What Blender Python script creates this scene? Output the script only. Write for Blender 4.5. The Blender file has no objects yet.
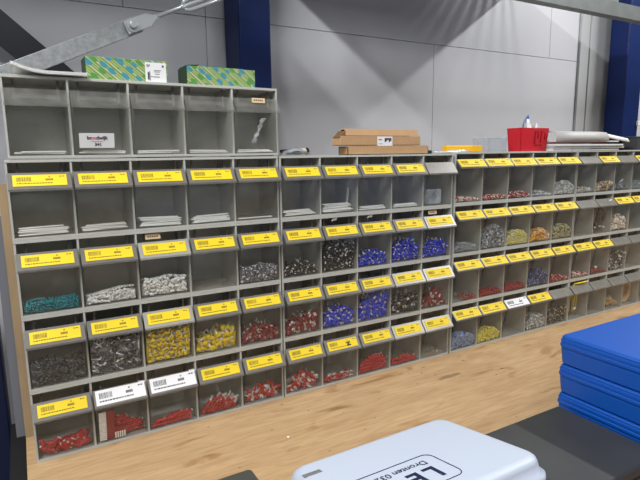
import bpy, bmesh, math, random
from mathutils import Vector, Matrix, Euler
random.seed(11)
SC = bpy.context.scene
COL = SC.collection
PI = math.pi

# ------------------------------------------------------------------ materials
def lin(c):
    return tuple(((v/255)/12.92 if v/255 <= .04045 else ((v/255+.055)/1.055)**2.4) for v in c)

def mat(name, rgb, rough=.5, metal=0, noise=0, nscale=30, spec=.5, bump=0, bscale=80, stretch=None):
    m = bpy.data.materials.new(name); m.use_nodes = True
    nt = m.node_tree; b = nt.nodes['Principled BSDF']
    c = lin(rgb)
    b.inputs['Base Color'].default_value = (*c, 1)
    b.inputs['Roughness'].default_value = rough
    b.inputs['Metallic'].default_value = metal
    b.inputs['Specular IOR Level'].default_value = spec
    if noise or bump:
        tc = nt.nodes.new('ShaderNodeTexCoord'); mp = nt.nodes.new('ShaderNodeMapping')
        nt.links.new(tc.outputs['Object'], mp.inputs[0])
        if stretch: mp.inputs['Scale'].default_value = stretch
    if noise:
        n = nt.nodes.new('ShaderNodeTexNoise'); n.inputs['Scale'].default_value = nscale
        n.inputs['Detail'].default_value = 5
        r = nt.nodes.new('ShaderNodeValToRGB')
        r.color_ramp.elements[0].position = .3; r.color_ramp.elements[1].position = .7
        r.color_ramp.elements[0].color = (*[v*(1-noise) for v in c], 1)
        r.color_ramp.elements[1].color = (*[min(1, v*(1+noise)) for v in c], 1)
        nt.links.new(mp.outputs[0], n.inputs['Vector']); nt.links.new(n.outputs['Fac'], r.inputs[0])
        nt.links.new(r.outputs[0], b.inputs['Base Color'])
    if bump:
        n2 = nt.nodes.new('ShaderNodeTexNoise'); n2.inputs['Scale'].default_value = bscale
        bp = nt.nodes.new('ShaderNodeBump'); bp.inputs['Strength'].default_value = bump
        bp.inputs['Distance'].default_value = .002
        nt.links.new(mp.outputs[0], n2.inputs['Vector']); nt.links.new(n2.outputs['Fac'], bp.inputs['Height'])
        nt.links.new(bp.outputs[0], b.inputs['Normal'])
    return m

def clear_mat(name, tint, dust, dustcol, ior=1.4, rough=.12):
    m = bpy.data.materials.new(name); m.use_nodes = True
    nt = m.node_tree; nt.nodes.clear()
    out = nt.nodes.new('ShaderNodeOutputMaterial')
    tr = nt.nodes.new('ShaderNodeBsdfTransparent'); tr.inputs[0].default_value = (*tint, 1)
    df = nt.nodes.new('ShaderNodeBsdfDiffuse'); df.inputs[0].default_value = (*lin(dustcol), 1)
    gl = nt.nodes.new('ShaderNodeBsdfGlossy'); gl.inputs['Roughness'].default_value = rough
    lw = nt.nodes.new('ShaderNodeLayerWeight'); lw.inputs['Blend'].default_value = .5
    pw = nt.nodes.new('ShaderNodeMath'); pw.operation = 'POWER'; pw.inputs[1].default_value = 5
    fr = nt.nodes.new('ShaderNodeMath'); fr.operation = 'MULTIPLY_ADD'; fr.inputs[1].default_value = .6; fr.inputs[2].default_value = .02
    nt.links.new(lw.outputs['Facing'], pw.inputs[0]); nt.links.new(pw.outputs[0], fr.inputs[0])
    m1 = nt.nodes.new('ShaderNodeMixShader'); m2 = nt.nodes.new('ShaderNodeMixShader')
    tc = nt.nodes.new('ShaderNodeTexCoord')
    n = nt.nodes.new('ShaderNodeTexNoise'); n.inputs['Scale'].default_value = 25
    mr = nt.nodes.new('ShaderNodeMapRange')
    mr.inputs['From Min'].default_value = .3; mr.inputs['From Max'].default_value = .7
    mr.inputs['To Min'].default_value = dust*.5; mr.inputs['To Max'].default_value = dust*1.5
    nt.links.new(tc.outputs['Object'], n.inputs['Vector']); nt.links.new(n.outputs['Fac'], mr.inputs[0])
    nt.links.new(mr.outputs[0], m1.inputs[0]); nt.links.new(tr.outputs[0], m1.inputs[1]); nt.links.new(df.outputs[0], m1.inputs[2])
    nt.links.new(fr.outputs[0], m2.inputs[0]); nt.links.new(m1.outputs[0], m2.inputs[1]); nt.links.new(gl.outputs[0], m2.inputs[2])
    nt.links.new(m2.outputs[0], out.inputs[0])
    return m

M = {}
M['housing'] = mat('grey_housing', (185, 186, 180), .5, noise=.04, nscale=12)
M['clear'] = clear_mat('clear_polystyrene', (.985, .985, .98), .032, (190, 190, 185))
M['lip'] = mat('smoked_lip', (112, 109, 104), .3, noise=.08, nscale=60)
M['lip_clear'] = clear_mat('hazy_lip', (.90, .90, .89), .10, (190, 190, 185), rough=.15)
M['lip_white'] = mat('milky_lip', (156, 154, 147), .3)
M['yellow_card'] = mat('yellow_card', (232, 202, 14), .6)
M['white_card'] = mat('white_card', (232, 232, 234), .6)
M['tan_card'] = mat('tan_card', (216, 190, 150), .6)
M['print'] = mat('card_print', (120, 104, 30), .7)
M['print_dark'] = mat('dark_print', (50, 50, 60), .7)
M['print_red'] = mat('red_print', (215, 120, 125), .7)
M['ink'] = mat('navy_ink', (25, 30, 70), .5)
M['silver'] = mat('tinned_copper', (232, 232, 232), .4, .15)
M['yellow'] = mat('yellow_collar', (232, 205, 20), .4)
M['dred'] = mat('dark_red_collar', (134, 18, 30), .4)
M['red'] = mat('red_collar', (176, 30, 34), .4)
M['blue'] = mat('blue_collar', (32, 60, 215), .4)
M['black'] = mat('black_collar', (28, 28, 30), .4)
M['grey'] = mat('grey_collar', (124, 126, 132), .4)
M['dgrey'] = mat('dark_grey_sleeve', (70, 74, 80), .45)
M['teal'] = mat('teal_bead', (20, 150, 160), .4)
M['teal_dark'] = mat('deep_teal_bead', (8, 92, 104), .4)
M['lip_bare'] = mat('bare_lip', (120, 117, 109), .3, noise=.15, nscale=60)
M['white'] = mat('white_plastic', (246, 246, 243), .45)
M['offwhite'] = mat('ivory_plastic', (240, 240, 236), .5)
M['lightblue'] = mat('pale_blue_sleeve', (150, 175, 215), .4)
M['bluegrey'] = mat('blue_grey_ring', (150, 160, 175), .3, .5)
M['paleyellow'] = mat('pale_yellow_sleeve', (215, 210, 130), .4)
M['lemon'] = mat('lemon_sleeve', (235, 225, 80), .4)
M['orange'] = mat('orange_yellow_ring', (245, 180, 25), .4)
M['darkblue'] = mat('navy_sleeve', (28, 46, 112), .4)
M['beige'] = mat('beige_bits', (222, 208, 190), .5)
M['tan'] = mat('tan_bits', (200, 165, 110), .5)
M['clearbits'] = mat('glassy_bits', (190, 198, 198), .15, .2)
M['paper'] = mat('white_paper', (228, 228, 226), .6)
M['paper_grey'] = mat('grey_paper', (182, 180, 178), .55)
M['blue_paint'] = mat('blue_column_paint', (10, 36, 92), .45, noise=.1, nscale=8, spec=.25)
M['navy_paint'] = mat('navy_paint', (16, 26, 62), .5)
M['galv'] = mat('galvanised_steel', (182, 186, 188), .42, .55, noise=.18, nscale=90)
M['galv_beam'] = mat('galvanised_beam', (118, 124, 122), .5, .3, noise=.12, nscale=20)
M['steel'] = mat('bright_steel', (222, 226, 230), .3, .4)
M['dark_steel'] = mat('dark_slate_steel', (44, 47, 54), .5)
M['cardboard'] = mat('cardboard', (186, 148, 108), .8, noise=.05, nscale=40)
M['kraft_dark'] = mat('cardboard_edge', (120, 92, 64), .85)
M['green_side'] = mat('green_box_side', (34, 58, 36), .6)
M['red_bin'] = mat('red_bin_plastic', (208, 30, 44), .4)
M['yellow_tool'] = mat('yellow_tool', (248, 190, 20), .4)
M['clearbox'] = clear_mat('clear_box_plastic', (.95, .96, .97), .10, (205, 210, 216))
M['clearbag'] = clear_mat('clear_bag_film', (.9, .92, .93), .35, (225, 230, 232), rough=.2)
M['blue_bag'] = mat('blue_print_film', (60, 100, 190), .3)
M['case'] = mat('pale_case_plastic', (190, 200, 217), .45)
M['blue_case'] = mat('blue_case_plastic', (3, 82, 178), .45)
M['black_case'] = mat('black_case_plastic', (62, 63, 63), .5, noise=.15, nscale=8)
M['black_rubber'] = mat('black_rubber', (20, 20, 22), .6)
M['dark_case'] = mat('dark_grey_case', (70, 70, 66), .55)
M['charcoal'] = mat('charcoal_plastic', (64, 66, 66), .5)
M['wall'] = mat('painted_wall', (207, 208, 213), .85, noise=.03, nscale=3)
M['wall_trim'] = mat('grey_trim', (186, 188, 189), .8)
M['seam'] = mat('panel_seam', (110, 110, 112), .9)
M['floor'] = mat('concrete_floor', (140, 144, 150), .8, noise=.1, nscale=4)
M['deck'] = mat('deck_steel', (130, 134, 134), .6)
M['ply_edge'] = mat('plywood_board', (176, 150, 116), .75, noise=.12, nscale=8, stretch=(6, 6, 1))
M['grey_strip'] = mat('grey_steel_strip', (122, 124, 132), .6)

def bench_mat():
    m = bpy.data.materials.new('plywood_bench'); m.use_nodes = True
    nt = m.node_tree; b = nt.nodes['Principled BSDF']; b.inputs['Roughness'].default_value = .62
    b.inputs['Specular IOR Level'].default_value = .3
    tc = nt.nodes.new('ShaderNodeTexCoord')
    def noise(scale, st, det=6, off=(0, 0, 0), dist=0):
        mp = nt.nodes.new('ShaderNodeMapping'); mp.inputs['Scale'].default_value = st; mp.inputs['Location'].default_value = off
        n = nt.nodes.new('ShaderNodeTexNoise'); n.inputs['Scale'].default_value = scale; n.inputs['Detail'].default_value = det
        n.inputs['Distortion'].default_value = dist
        nt.links.new(tc.outputs['Object'], mp.inputs[0]); nt.links.new(mp.outputs[0], n.inputs['Vector']); return n
    def ramp(src, stops):
        r = nt.nodes.new('ShaderNodeValToRGB')
        e = r.color_ramp.elements
        e[0].position, e[0].color = stops[0][0], (*lin(stops[0][1]), 1)
        e[1].position, e[1].color = stops[-1][0], (*lin(stops[-1][1]), 1)
        for p, c in stops[1:-1]:
            q = e.new(p); q.color = (*lin(c), 1)
        nt.links.new(src.outputs['Fac'], r.inputs[0]); return r
    def mix(a, bsock, fac, mode='MULTIPLY'):
        x = nt.nodes.new('ShaderNodeMix'); x.data_type = 'RGBA'; x.blend_type = mode
        x.inputs[0].default_value = fac
        nt.links.new(a, x.inputs[6]); nt.links.new(bsock, x.inputs[7]); return x.outputs[2]
    g = ramp(noise(5, (.8, 5, 1), 9, dist=.2), [(.3, (180, 148, 110)), (.5, (187, 156, 117)), (.7, (194, 164, 125))])
    fine = ramp(noise(40, (.35, 3, 1), 4), [(.35, (222, 212, 200)), (.6, (255, 255, 255))])
    st = ramp(noise(7, (.8, 2.6, 1), 6, (3.1, 1.7, 0), .5), [(.0, (255, 255, 255)), (.6, (255, 255, 255)), (.66, (214, 196, 174)), (.76, (164, 142, 116))])
    sp = ramp(noise(42, (.8, 1.3, 1), 2, (9, 4, 0)), [(.0, (255, 255, 255)), (.715, (255, 255, 255)), (.75, (130, 104, 80))])
    c = mix(g.outputs[0], fine.outputs[0], .55)
    c = mix(c, st.outputs[0], .75)
    c = mix(c, sp.outputs[0], .8)
    # worn, dirty patches rubbed into the plywood
    wob = noise(30, (1, 2, 1), 4)
    for (px, py, rx, ry, ang, col, k) in ((1.084, -.132, .055, .011, .1, (120, 98, 74), .75), (.738, -.081, .045, .012, .1, (176, 146, 112), .6), (.65, -.195, .05, .011, .12, (170, 136, 98), .7),
            (.735, -.196, .05, .012, .2, (176, 140, 100), .65), (.83, -.176, .05, .014, .1, (184, 150, 112), .5), (.335, -.199, .06, .010, .1, (170, 136, 98), .6), (1.27, -.053, .06, .012, .1, (170, 130, 90), .6), (1.50, -.15, .05, .02, .4, (150, 112, 78), .6)):
        mp = nt.nodes.new('ShaderNodeMapping'); mp.vector_type = 'TEXTURE'
        mp.inputs['Location'].default_value = (px, py, 0); mp.inputs['Rotation'].default_value = (0, 0, ang); mp.inputs['Scale'].default_value = (rx, ry, 1)
        nt.links.new(tc.outputs['Object'], mp.inputs[0])
        ln = nt.nodes.new('ShaderNodeVectorMath'); ln.operation = 'LENGTH'; nt.links.new(mp.outputs[0], ln.inputs[0])
        ad = nt.nodes.new('ShaderNodeMath'); ad.operation = 'MULTIPLY_ADD'; ad.inputs[1].default_value = 1.6; nt.links.new(wob.outputs['Fac'], ad.inputs[0]); nt.links.new(ln.outputs['Value'], ad.inputs[2])
        mr = nt.nodes.new('ShaderNodeMapRange'); mr.inputs['From Min'].default_value = 1.85; mr.inputs['From Max'].default_value = 1.4
        mr.inputs['To Min'].default_value = 0; mr.inputs['To Max'].default_value = k
        nt.links.new(ad.outputs[0], mr.inputs[0])
        x = nt.nodes.new('ShaderNodeMix'); x.data_type = 'RGBA'; x.inputs[7].default_value = (*lin(col), 1)
        nt.links.new(mr.outputs[0], x.inputs[0]); nt.links.new(c, x.inputs[6]); c = x.outputs[2]
    nt.links.new(c, b.inputs['Base Color'])
    return m
M['bench'] = bench_mat()

def green_mat():
    """printed carton: diagonal green stripes with teal and green ovals on a pale ground"""
    m = bpy.data.materials.new('patterned_carton'); m.use_nodes = True
    nt = m.node_tree; b = nt.nodes['Principled BSDF']; b.inputs['Roughness'].default_value = .55
    tc = nt.nodes.new('ShaderNodeTexCoord')
    mp = nt.nodes.new('ShaderNodeMapping'); mp.inputs['Rotation'].default_value = (0, math.radians(-40), 0)
    nt.links.new(tc.outputs['Object'], mp.inputs[0])
    sx = nt.nodes.new('ShaderNodeSeparateXYZ'); nt.links.new(mp.outputs[0], sx.inputs[0])
    w = nt.nodes.new('ShaderNodeMath'); w.operation = 'MULTIPLY'; w.inputs[1].default_value = 62
    nt.links.new(sx.outputs['Z'], w.inputs[0])
    fr = nt.nodes.new('ShaderNodeMath'); fr.operation = 'FRACT'; nt.links.new(w.outputs[0], fr.inputs[0])
    r = nt.nodes.new('ShaderNodeValToRGB'); r.color_ramp.interpolation = 'CONSTANT'
    e = r.color_ramp.elements
    e[0].position = 0; e[0].color = (*lin((112, 146, 70)), 1)
    e[1].position = .18; e[1].color = (*lin((186, 190, 128)), 1)
    for p, c in ((.28, (98, 140, 72)), (.5, (176, 182, 140)), (.62, (186, 186, 150)), (.72, (112, 148, 76)), (.9, (184, 186, 136))):
        q = e.new(p); q.color = (*lin(c), 1)
    nt.links.new(fr.outputs[0], r.inputs[0])
    mp2 = nt.nodes.new('ShaderNodeMapping'); mp2.inputs['Scale'].default_value = (40, 0, 70)
    nt.links.new(mp.outputs[0], mp2.inputs[0])
    vo = nt.nodes.new('ShaderNodeTexVoronoi'); vo.inputs['Scale'].default_value = 1; vo.inputs['Randomness'].default_value = .5
    nt.links.new(mp2.outputs[0], vo.inputs['Vector'])
    sc = nt.nodes.new('ShaderNodeSeparateColor'); nt.links.new(vo.outputs['Color'], sc.inputs[0])
    sz = nt.nodes.new('ShaderNodeMath'); sz.operation = 'MULTIPLY_ADD'; sz.inputs[1].default_value = .16; sz.inputs[2].default_value = .36
    nt.links.new(sc.outputs[1], sz.inputs[0])
    lt = nt.nodes.new('ShaderNodeMath'); lt.operation = 'LESS_THAN'
    nt.links.new(vo.outputs['Distance'], lt.inputs[0]); nt.links.new(sz.outputs[0], lt.inputs[1])
    r2 = nt.nodes.new('ShaderNodeValToRGB'); r2.color_ramp.interpolation = 'CONSTANT'
    r2.color_ramp.elements[0].color = (*lin((58, 138, 158)), 1)
    r2.color_ramp.elements[1].position = .58; r2.color_ramp.elements[1].color = (*lin((78, 142, 62)), 1)
    nt.links.new(sc.outputs[0], r2.inputs[0])
    mx = nt.nodes.new('ShaderNodeMix'); mx.data_type = 'RGBA'
    nt.links.new(lt.outputs[0], mx.inputs[0]); nt.links.new(r.outputs[0], mx.inputs[6]); nt.links.new(r2.outputs[0], mx.inputs[7])
    nt.links.new(mx.outputs[2], b.inputs['Base Color'])
    return m
M['carton'] = green_mat()

# ------------------------------------------------------------------ mesh helpers
class MB:
    def __init__(s): s.v = []; s.f = []; s.m = []; s.sm = []
    def add(s, vs, fs, mi=0, mx=None, smooth=False):
        b = len(s.v)
        for p in vs:
            p = Vector(p)
            s.v.append(tuple(mx @ p) if mx else tuple(p))
        for f in fs:
            s.f.append(tuple(b+i for i in f)); s.m.append(mi); s.sm.append(smooth)
        return s
    def box(s, x0, y0, z0, x1, y1, z1, mi=0, mx=None):
        v = [(x, y, z) for x in (x0, x1) for y in (y0, y1) for z in (z0, z1)]
        f = [(0, 1, 3, 2), (4, 6, 7, 5), (0, 4, 5, 1), (2, 3, 7, 6), (0, 2, 6, 4), (1, 5, 7, 3)]
        return s.add(v, f, mi, mx)
    def prism(s, prof, a, b, axis='x', mi=0, mx=None):
        """profile polygon extruded along an axis; profile coords are the other two axes in order"""
        n = len(prof)
        def pt(p, t):
            return {'x': (t, p[0], p[1]), 'y': (p[0], t, p[1]), 'z': (p[0], p[1], t)}[axis]
        v = [pt(p, a) for p in prof]+[pt(p, b) for p in prof]
        f = [tuple(range(n))[::-1], tuple(range(n, 2*n))]+[(i, (i+1) % n, n+(i+1) % n, n+i) for i in range(n)]
        return s.add(v, f, mi, mx)
    def lathe(s, prof, seg=10, mi=0, mx=None, caps=True):
        """prof: list of (r, z) or (r, z, mi) around z"""
        v = []
        for p in prof:
            for k in range(seg):
                a = 2*PI*k/seg; v.append((p[0]*math.cos(a), p[0]*math.sin(a), p[1]))
        b = len(s.v)
        for p in v: s.v.append(tuple(mx @ Vector(p)) if mx else p)
        for i in range(len(prof)-1):
            mm = prof[i][2] if len(prof[i]) > 2 else mi
            for k in range(seg):
                s.f.append((b+i*seg+k, b+i*seg+(k+1) % seg, b+(i+1)*seg+(k+1) % seg, b+(i+1)*seg+k)); s.m.append(mm); s.sm.append(True)
        if caps:
            s.f.append(tuple(b+k for k in range(seg))[::-1]); s.m.append(prof[0][2] if len(prof[0]) > 2 else mi); s.sm.append(False)
            l = b+(len(prof)-1)*seg
            s.f.append(tuple(l+k for k in range(seg))); s.m.append(prof[-2][2] if len(prof[-2]) > 2 else mi); s.sm.append(False)
        return s
    def tube(s, pts, r, seg=8, mi=0, mx=None, closed=False):
        pts = [Vector(p) for p in pts]; n = len(pts); b = len(s.v)
        for i, p in enumerate(pts):
            if closed: t = (pts[(i+1) % n]-pts[i-1]).normalized()
            else: t = (pts[min(i+1, n-1)]-pts[max(i-1, 0)]).normalized()
            u = t.cross(Vector((0, 0, 1)))
            if u.length < 1e-3: u = t.cross(Vector((0, 1, 0)))
            u.normalize(); w = t.cross(u)
            rr = r[i] if isinstance(r, (list, tuple)) else r
            for k in range(seg):
                a = 2*PI*k/seg; q = p+u*math.cos(a)*rr+w*math.sin(a)*rr
                s.v.append(tuple(mx @ q) if mx else tuple(q))
        for i in range(n if closed else n-1):
            j = (i+1) % n
            for k in range(seg):
                s.f.append((b+i*seg+k, b+i*seg+(k+1) % seg, b+j*seg+(k+1) % seg, b+j*seg+k)); s.m.append(mi); s.sm.append(True)
        if not closed:
            s.f.append(tuple(b+k for k in range(seg))[::-1]); s.m.append(mi); s.sm.append(False)
            s.f.append(tuple(b+(n-1)*seg+k for k in range(seg))); s.m.append(mi); s.sm.append(False)
        return s
    def sheet(s, grid, th=.0005, mi=0):
        """grid[i][j] of points -> thin solid sheet"""
        n, m = len(grid), len(grid[0]); b = len(s.v)
        G = [[Vector(p) for p in row] for row in grid]
        for sgn in (1, -1):
            for i in range(n):
                for j in range(m):
                    du = G[min(i+1, n-1)][j]-G[max(i-1, 0)][j]; dv = G[i][min(j+1, m-1)]-G[i][max(j-1, 0)]
                    nn = du.cross(dv)
                    nn = nn.normalized() if nn.length > 1e-12 else Vector((0, 0, 1))
                    s.v.append(tuple(G[i][j]+nn*sgn*th/2))
        A = lambda i, j: b+i*m+j
        B = lambda i, j: b+n*m+i*m+j
        for i in range(n-1):
            for j in range(m-1):
                s.f.append((A(i, j), A(i+1, j), A(i+1, j+1), A(i, j+1))); s.f.append((B(i, j), B(i, j+1), B(i+1, j+1), B(i+1, j)))
                s.m += [mi, mi]; s.sm += [True, True]
        for i in range(n-1):
            s.f.append((A(i, 0), B(i, 0), B(i+1, 0), A(i+1, 0))); s.f.append((A(i, m-1), A(i+1, m-1), B(i+1, m-1), B(i, m-1)))
            s.m += [mi, mi]; s.sm += [False, False]
        for j in range(m-1):
            s.f.append((A(0, j), A(0, j+1), B(0, j+1), B(0, j))); s.f.append((A(n-1, j), B(n-1, j), B(n-1, j+1), A(n-1, j+1)))
            s.m += [mi, mi]; s.sm += [False, False]
        return s
    def mesh(s, name, mats):
        me = bpy.data.meshes.new(name)
        me.from_pydata(s.v, [], s.f)
        for m in (mats if isinstance(mats, (list, tuple)) else [mats]):
            me.materials.append(M[m] if isinstance(m, str) else m)
        me.polygons.foreach_set('material_index', s.m)
        me.polygons.foreach_set('use_smooth', s.sm)
        bm = bmesh.new(); bm.from_mesh(me); bmesh.ops.recalc_face_normals(bm, faces=bm.faces); bm.to_mesh(me); bm.free()
        me.update(); return me
    def build(s, name, mats, parent=None, loc=(0, 0, 0), rot=(0, 0, 0), bevel=0, seg=2):
        return put(name, s.mesh(name, mats), parent, loc, rot, bevel, seg)

def put(name, me, parent=None, loc=(0, 0, 0), rot=(0, 0, 0), bevel=0, seg=2):
    o = bpy.data.objects.new(name, me); COL.objects.link(o)
    o.location = loc; o.rotation_euler = rot
    if parent: o.parent = parent
    if bevel:
        b = o.modifiers.new('bevel', 'BEVEL'); b.width = bevel; b.segments = seg; b.limit_method = 'ANGLE'; b.angle_limit = math.radians(35)
        b.harden_normals = False
    return o
def tag(o, label, cat, group=None, kind=None):
    o['label'] = label; o['category'] = cat
    if group: o['group'] = group
    if kind: o['kind'] = kind
    return o
def thing(name, label, cat, loc=(0, 0, 0), rz=0, group=None):
    o = bpy.data.objects.new(name, None); COL.objects.link(o); o.empty_display_size = .05
    o.location = loc; o.rotation_euler = (0, 0, rz)
    return tag(o, label, cat, group)
def struct(o):
    o['kind'] = 'structure'; return o
def text(name, s, size, m, parent, matrix, ext=.0002, align='CENTER', bold=0):
    cu = bpy.data.curves.new(name, 'FONT'); cu.body = s; cu.size = size; cu.align_x = align; cu.align_y = 'CENTER'; cu.extrude = ext
    cu.materials.append(M[m])
    if bold: cu.offset = bold
    tmp = bpy.data.objects.new('tmp_text', cu); COL.objects.link(tmp)
    dg = bpy.context.evaluated_depsgraph_get()
    me = bpy.data.meshes.new_from_object(tmp.evaluated_get(dg)); me.name = name
    bpy.data.objects.remove(tmp); bpy.data.curves.remove(cu)
    if not me.materials: me.materials.append(M[m])
    o = bpy.data.objects.new(name, me); COL.objects.link(o)
    o.parent = parent; o.matrix_local = matrix
    return o

# ------------------------------------------------------------------ setting
WY = .5
b = MB()
b.box(-2.2, WY+.012, -.9, 5.5, WY+.05, 2.6, 1)
g = .0009
def panel(x0, x1, z0, z1): b.box(x0+g, WY, z0+g, x1-g, WY+.02, z1-g, 0)
for x0, x1 in ((-2.2, -.62), (-.62, .591), (.591, 1.558), (1.558, 2.503)): panel(x0, x1, -.9, 1.097)
for x0, x1 in ((-2.2, .339), (.339, .591), (.591, 2.286), (2.286, 2.503)): panel(x0, x1, 1.097, 2.6)
struct(b.build('wall_back', ['wall', 'seam'], bevel=.001, seg=1))
b = MB()
b.box(2.505, WY-.012, -.9, 2.572, WY+.02, 2.6); b.box(2.575, WY-.018, -.9, 2.74, WY+.02, 2.6)
struct(b.build('trim_1', ['wall_trim']))
struct(MB().box(2.745, WY-.004, -.9, 5.5, WY+.03, 2.6).build('wall_right', ['wall']))
struct(MB().box(-3, -4, -.95, 5.5, .56, -.9).build('floor', ['floor']))

# steel columns of the rack bay
def column(name, x0, x1, y0, y1, label, top=2.3):
    t = thing(name, label, 'column', (x0, y0, -.9)); paint = 'navy_paint' if top < 1 else 'blue_paint'
    w, d, h = x1-x0, y1-y0, top+.9
    MB().box(0, 0, .008, w, d, h).build('shaft', [paint], t, bevel=.006)
    MB().box(-.04, -.04, 0, w+.04, d+.04, .008).build('base_plate', [paint], t)
    return t
column('steel_column', .646, .752, .352, .482, 'blue painted steel column behind the green patterned cartons')
c2 = column('steel_column', 2.682, 2.819, .352, .45, 'blue painted steel column at the right edge, beside the grey wall trim')
for z in (.792,):
    MB().box(.118, -.012, z+.9-.012, .15, -.0005, z+.9+.012).build('clip', ['white'], c2, bevel=.002)
column('bench_upright', -.13, -.0565, .31, .39, 'dark blue steel upright past the left end of the bench', .30)

# galvanised beam over the bench
t = thing('deck_beam', 'galvanised steel beam running overhead at top right', 'beam', (-1.9, 0, 1.146))
MB().prism([(0, 0), (.035, 0), (.035, .004), (.004, .004), (.004, .046), (.035, .046), (.035, .05), (0, .05)], 0, 5.3, 'x').build('channel', ['galv_beam'], t)
MB().box(4.15, -.001, .012, 4.20, .0, .03).build('punched_plate', ['deck'], t)

# ------------------------------------------------------------------ bench
b = MB(); b.box(-.0195, -.95, -.032, 3.3, .30, 0)
bench = thing('workbench', 'long plywood topped workbench under the bin cabinets', 'workbench', (-.0195, -.95, -.9))
o = b.build('bench_top', ['bench'], bench, (.0195, .95, .9), bevel=.002)
for x in (.05, 1.6, 3.1):
    for y in (-.85, .2):
        MB().box(x, y, -.9, x+.06, y+.06, -.032).build('leg', ['navy_paint'], bench, (.0195, .95, .9))
MB().box(-.055, -.9, -.5, -.021, .30, -.034).build('gap_shade', ['black_rubber'], bench, (.0195, .95, .9))  # black box standing in for the shadow in the gap past the bench
tag(MB().box(-.0195, .131, .0, 2.5, .143, .602).build('back_board', ['ply_edge']), 'raw plywood board standing upright behind the bin cabinets', 'board')
tag(MB().box(-.038, .146, .0, -.0005, .152, .53).build('steel_strip', ['grey_strip']), 'narrow grey steel strip upright beside the plywood board edge', 'strip')

# ------------------------------------------------------------------ tilt-bin cabinets
D = .118
CACHE = {}
def housing_mesh(w, H):
    k = ('h', w, H)
    if k not in CACHE:
        b = MB(); T = .0056
        b.box(0, 0, 0, w, D, T); b.box(0, 0, H-T, w, D, H)
        for i in range(6):
            x = i*w/5
            x0, x1 = (0, .0042) if i == 0 else (w-.0042, w) if i == 5 else (x-.0021, x+.0021)
            b.box(x0, .0006, T, x1, D-.003, H-T)
        b.box(.002, D-.003, T, w-.002, D, H-T)
        CACHE[k] = b.mesh('housing', ['housing'])
    return CACHE[k]
def lipshape(style):
    # (front bottom y,z) (top back y,z)
    return ((-.0245, .1035), (-.0005, .1365)) if style == 'long' else ((-.0235, .1155), (.001, .1415))
def front_y(z, style='long'):
    (fy, fz), _ = lipshape(style)
    return (fy+.003)*(z-.008)/(fz-.008)
def bin_mesh(cw, H, style):
    k = ('b', cw, H, style)
    if k not in CACHE:
        b = MB(); t = .0014; x0, x1 = .0042, cw-.0042
        (fy, fz), (ty, tz) = lipshape(style)
        fy += .003
        # front pane
        b.prism([(0, .0075), (fy, fz), (fy+t, fz), (t, .0075)], x0, x1, 'x')
        # side cheeks
        for a, c in ((x0, x0+t), (x1-t, x1)):
            b.prism([(.0015, .0075), (fy+t, fz), (ty+t, tz-.003), (.06, tz-.004), (.1, .10), (.092, .04), (.07, .0075)], a, c, 'x')
        # floor and curved back
        b.prism([(0, .006), (.07, .006), (.07, .0075), (0, .0075)], x0, x1, 'x')
        b.prism([(.07, .006), (.092, .04), (.1, .10), (.1-t, .10), (.092-t, .04), (.07-t, .0075)], x0+t, x1-t, 'x')
        # stop ribs seen above the lip
        for f in (.18, .86):
            x = cw*f
            b.box(x-.0025, .02, tz-.02, x+.0025, .024, H-.006, 1)
        b.box(.02, .021, tz-.016, cw-.02, .0235, tz-.008, 1)
        CACHE[k] = b.mesh('tilt_bin', ['clear', 'lip'])
    return CACHE[k]
def lip_mesh(cw, style, m):
    k = ('l', cw, style, m)
    if k not in CACHE:
        (fy, fz), (ty, tz) = lipshape(style)
        b = MB(); x0, x1 = .0025, cw-.0025
        b.prism([(fy, fz-.0015), (fy, fz+.002), (ty, tz+.001), (ty+.002, tz), (fy+.003, fz-.0015)], x0, x1, 'x')
        # raised rim along the lower edge
        b.box(x0, fy-.0012, fz-.0018, x1, fy+.0012, fz+.0028)
        CACHE[k] = b.mesh('label_lip', [m])
    return CACHE[k]
def lip_frame(style):
    (fy, fz), (ty, tz) = lipshape(style)
    A = Vector((0, fy, fz+.002)); B = Vector((0, ty, tz+.001))
    s = (B-A); L = s.length; s.normalize(); n = Vector((1, 0, 0)).cross(s)
    return A, s, n, L
def card_mesh(cw, style, m, torn=False, var=0):
    k = ('c', cw, style, m, torn, var)
    if k not in CACHE:
        A, s, n, L = lip_frame(style)
        mx = Matrix(((1, s.x, n.x, A.x), (0, s.y, n.y, A.y), (0, s.z, n.z, A.z), (0, 0, 0, 1)))
        b = MB()
        if style == 'long': u0, u1, v0, v1 = .011, cw-.011, .007, L-.006
        else: u0, u1, v0, v1 = .006, cw-.005, .0025, L-.0015
        if torn: u0 -= .004; u1 += .006; v1 += .004; v0 -= .003
        b.box(u0, v0, .0004, u1, v1, .0010, 0, mx)
        w, h = u1-u0, v1-v0
        rnd = random.Random(var*7+3)
        def bar(a, c, d, e): b.box(u0+a*w, v0+c*h, .0009, u0+d*w, v0+e*h, .00125, 1, mx)
        x = .07
        while x < .33:
            ww = rnd.choice((.006, .010, .014)); bar(x, .42, x+ww, .80); x += ww+rnd.choice((.008, .012))
        x = .07
        while x < .72:
            ww = rnd.uniform(.02, .05); bar(x, .20, x+ww, .29); x += ww+.014
        x = .60
        while x < .74:
            bar(x, .46, x+.018, .64); x += .024
        bar(.66, .76, .69, .85); bar(.86, .78, .90, .86); bar(.915, .78, .955, .86)
        if torn:
            for q in range(5):
                uu = u1-.012+q*.003
                b.box(uu, v1-.002, .0005, uu+.0022, v1+.001+rnd.random()*.003, .0012, 0, mx)
        CACHE[k] = b.mesh('label_card', [m, 'print' if m == 'yellow_card' else 'print_dark'])
    return CACHE[k]
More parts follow.
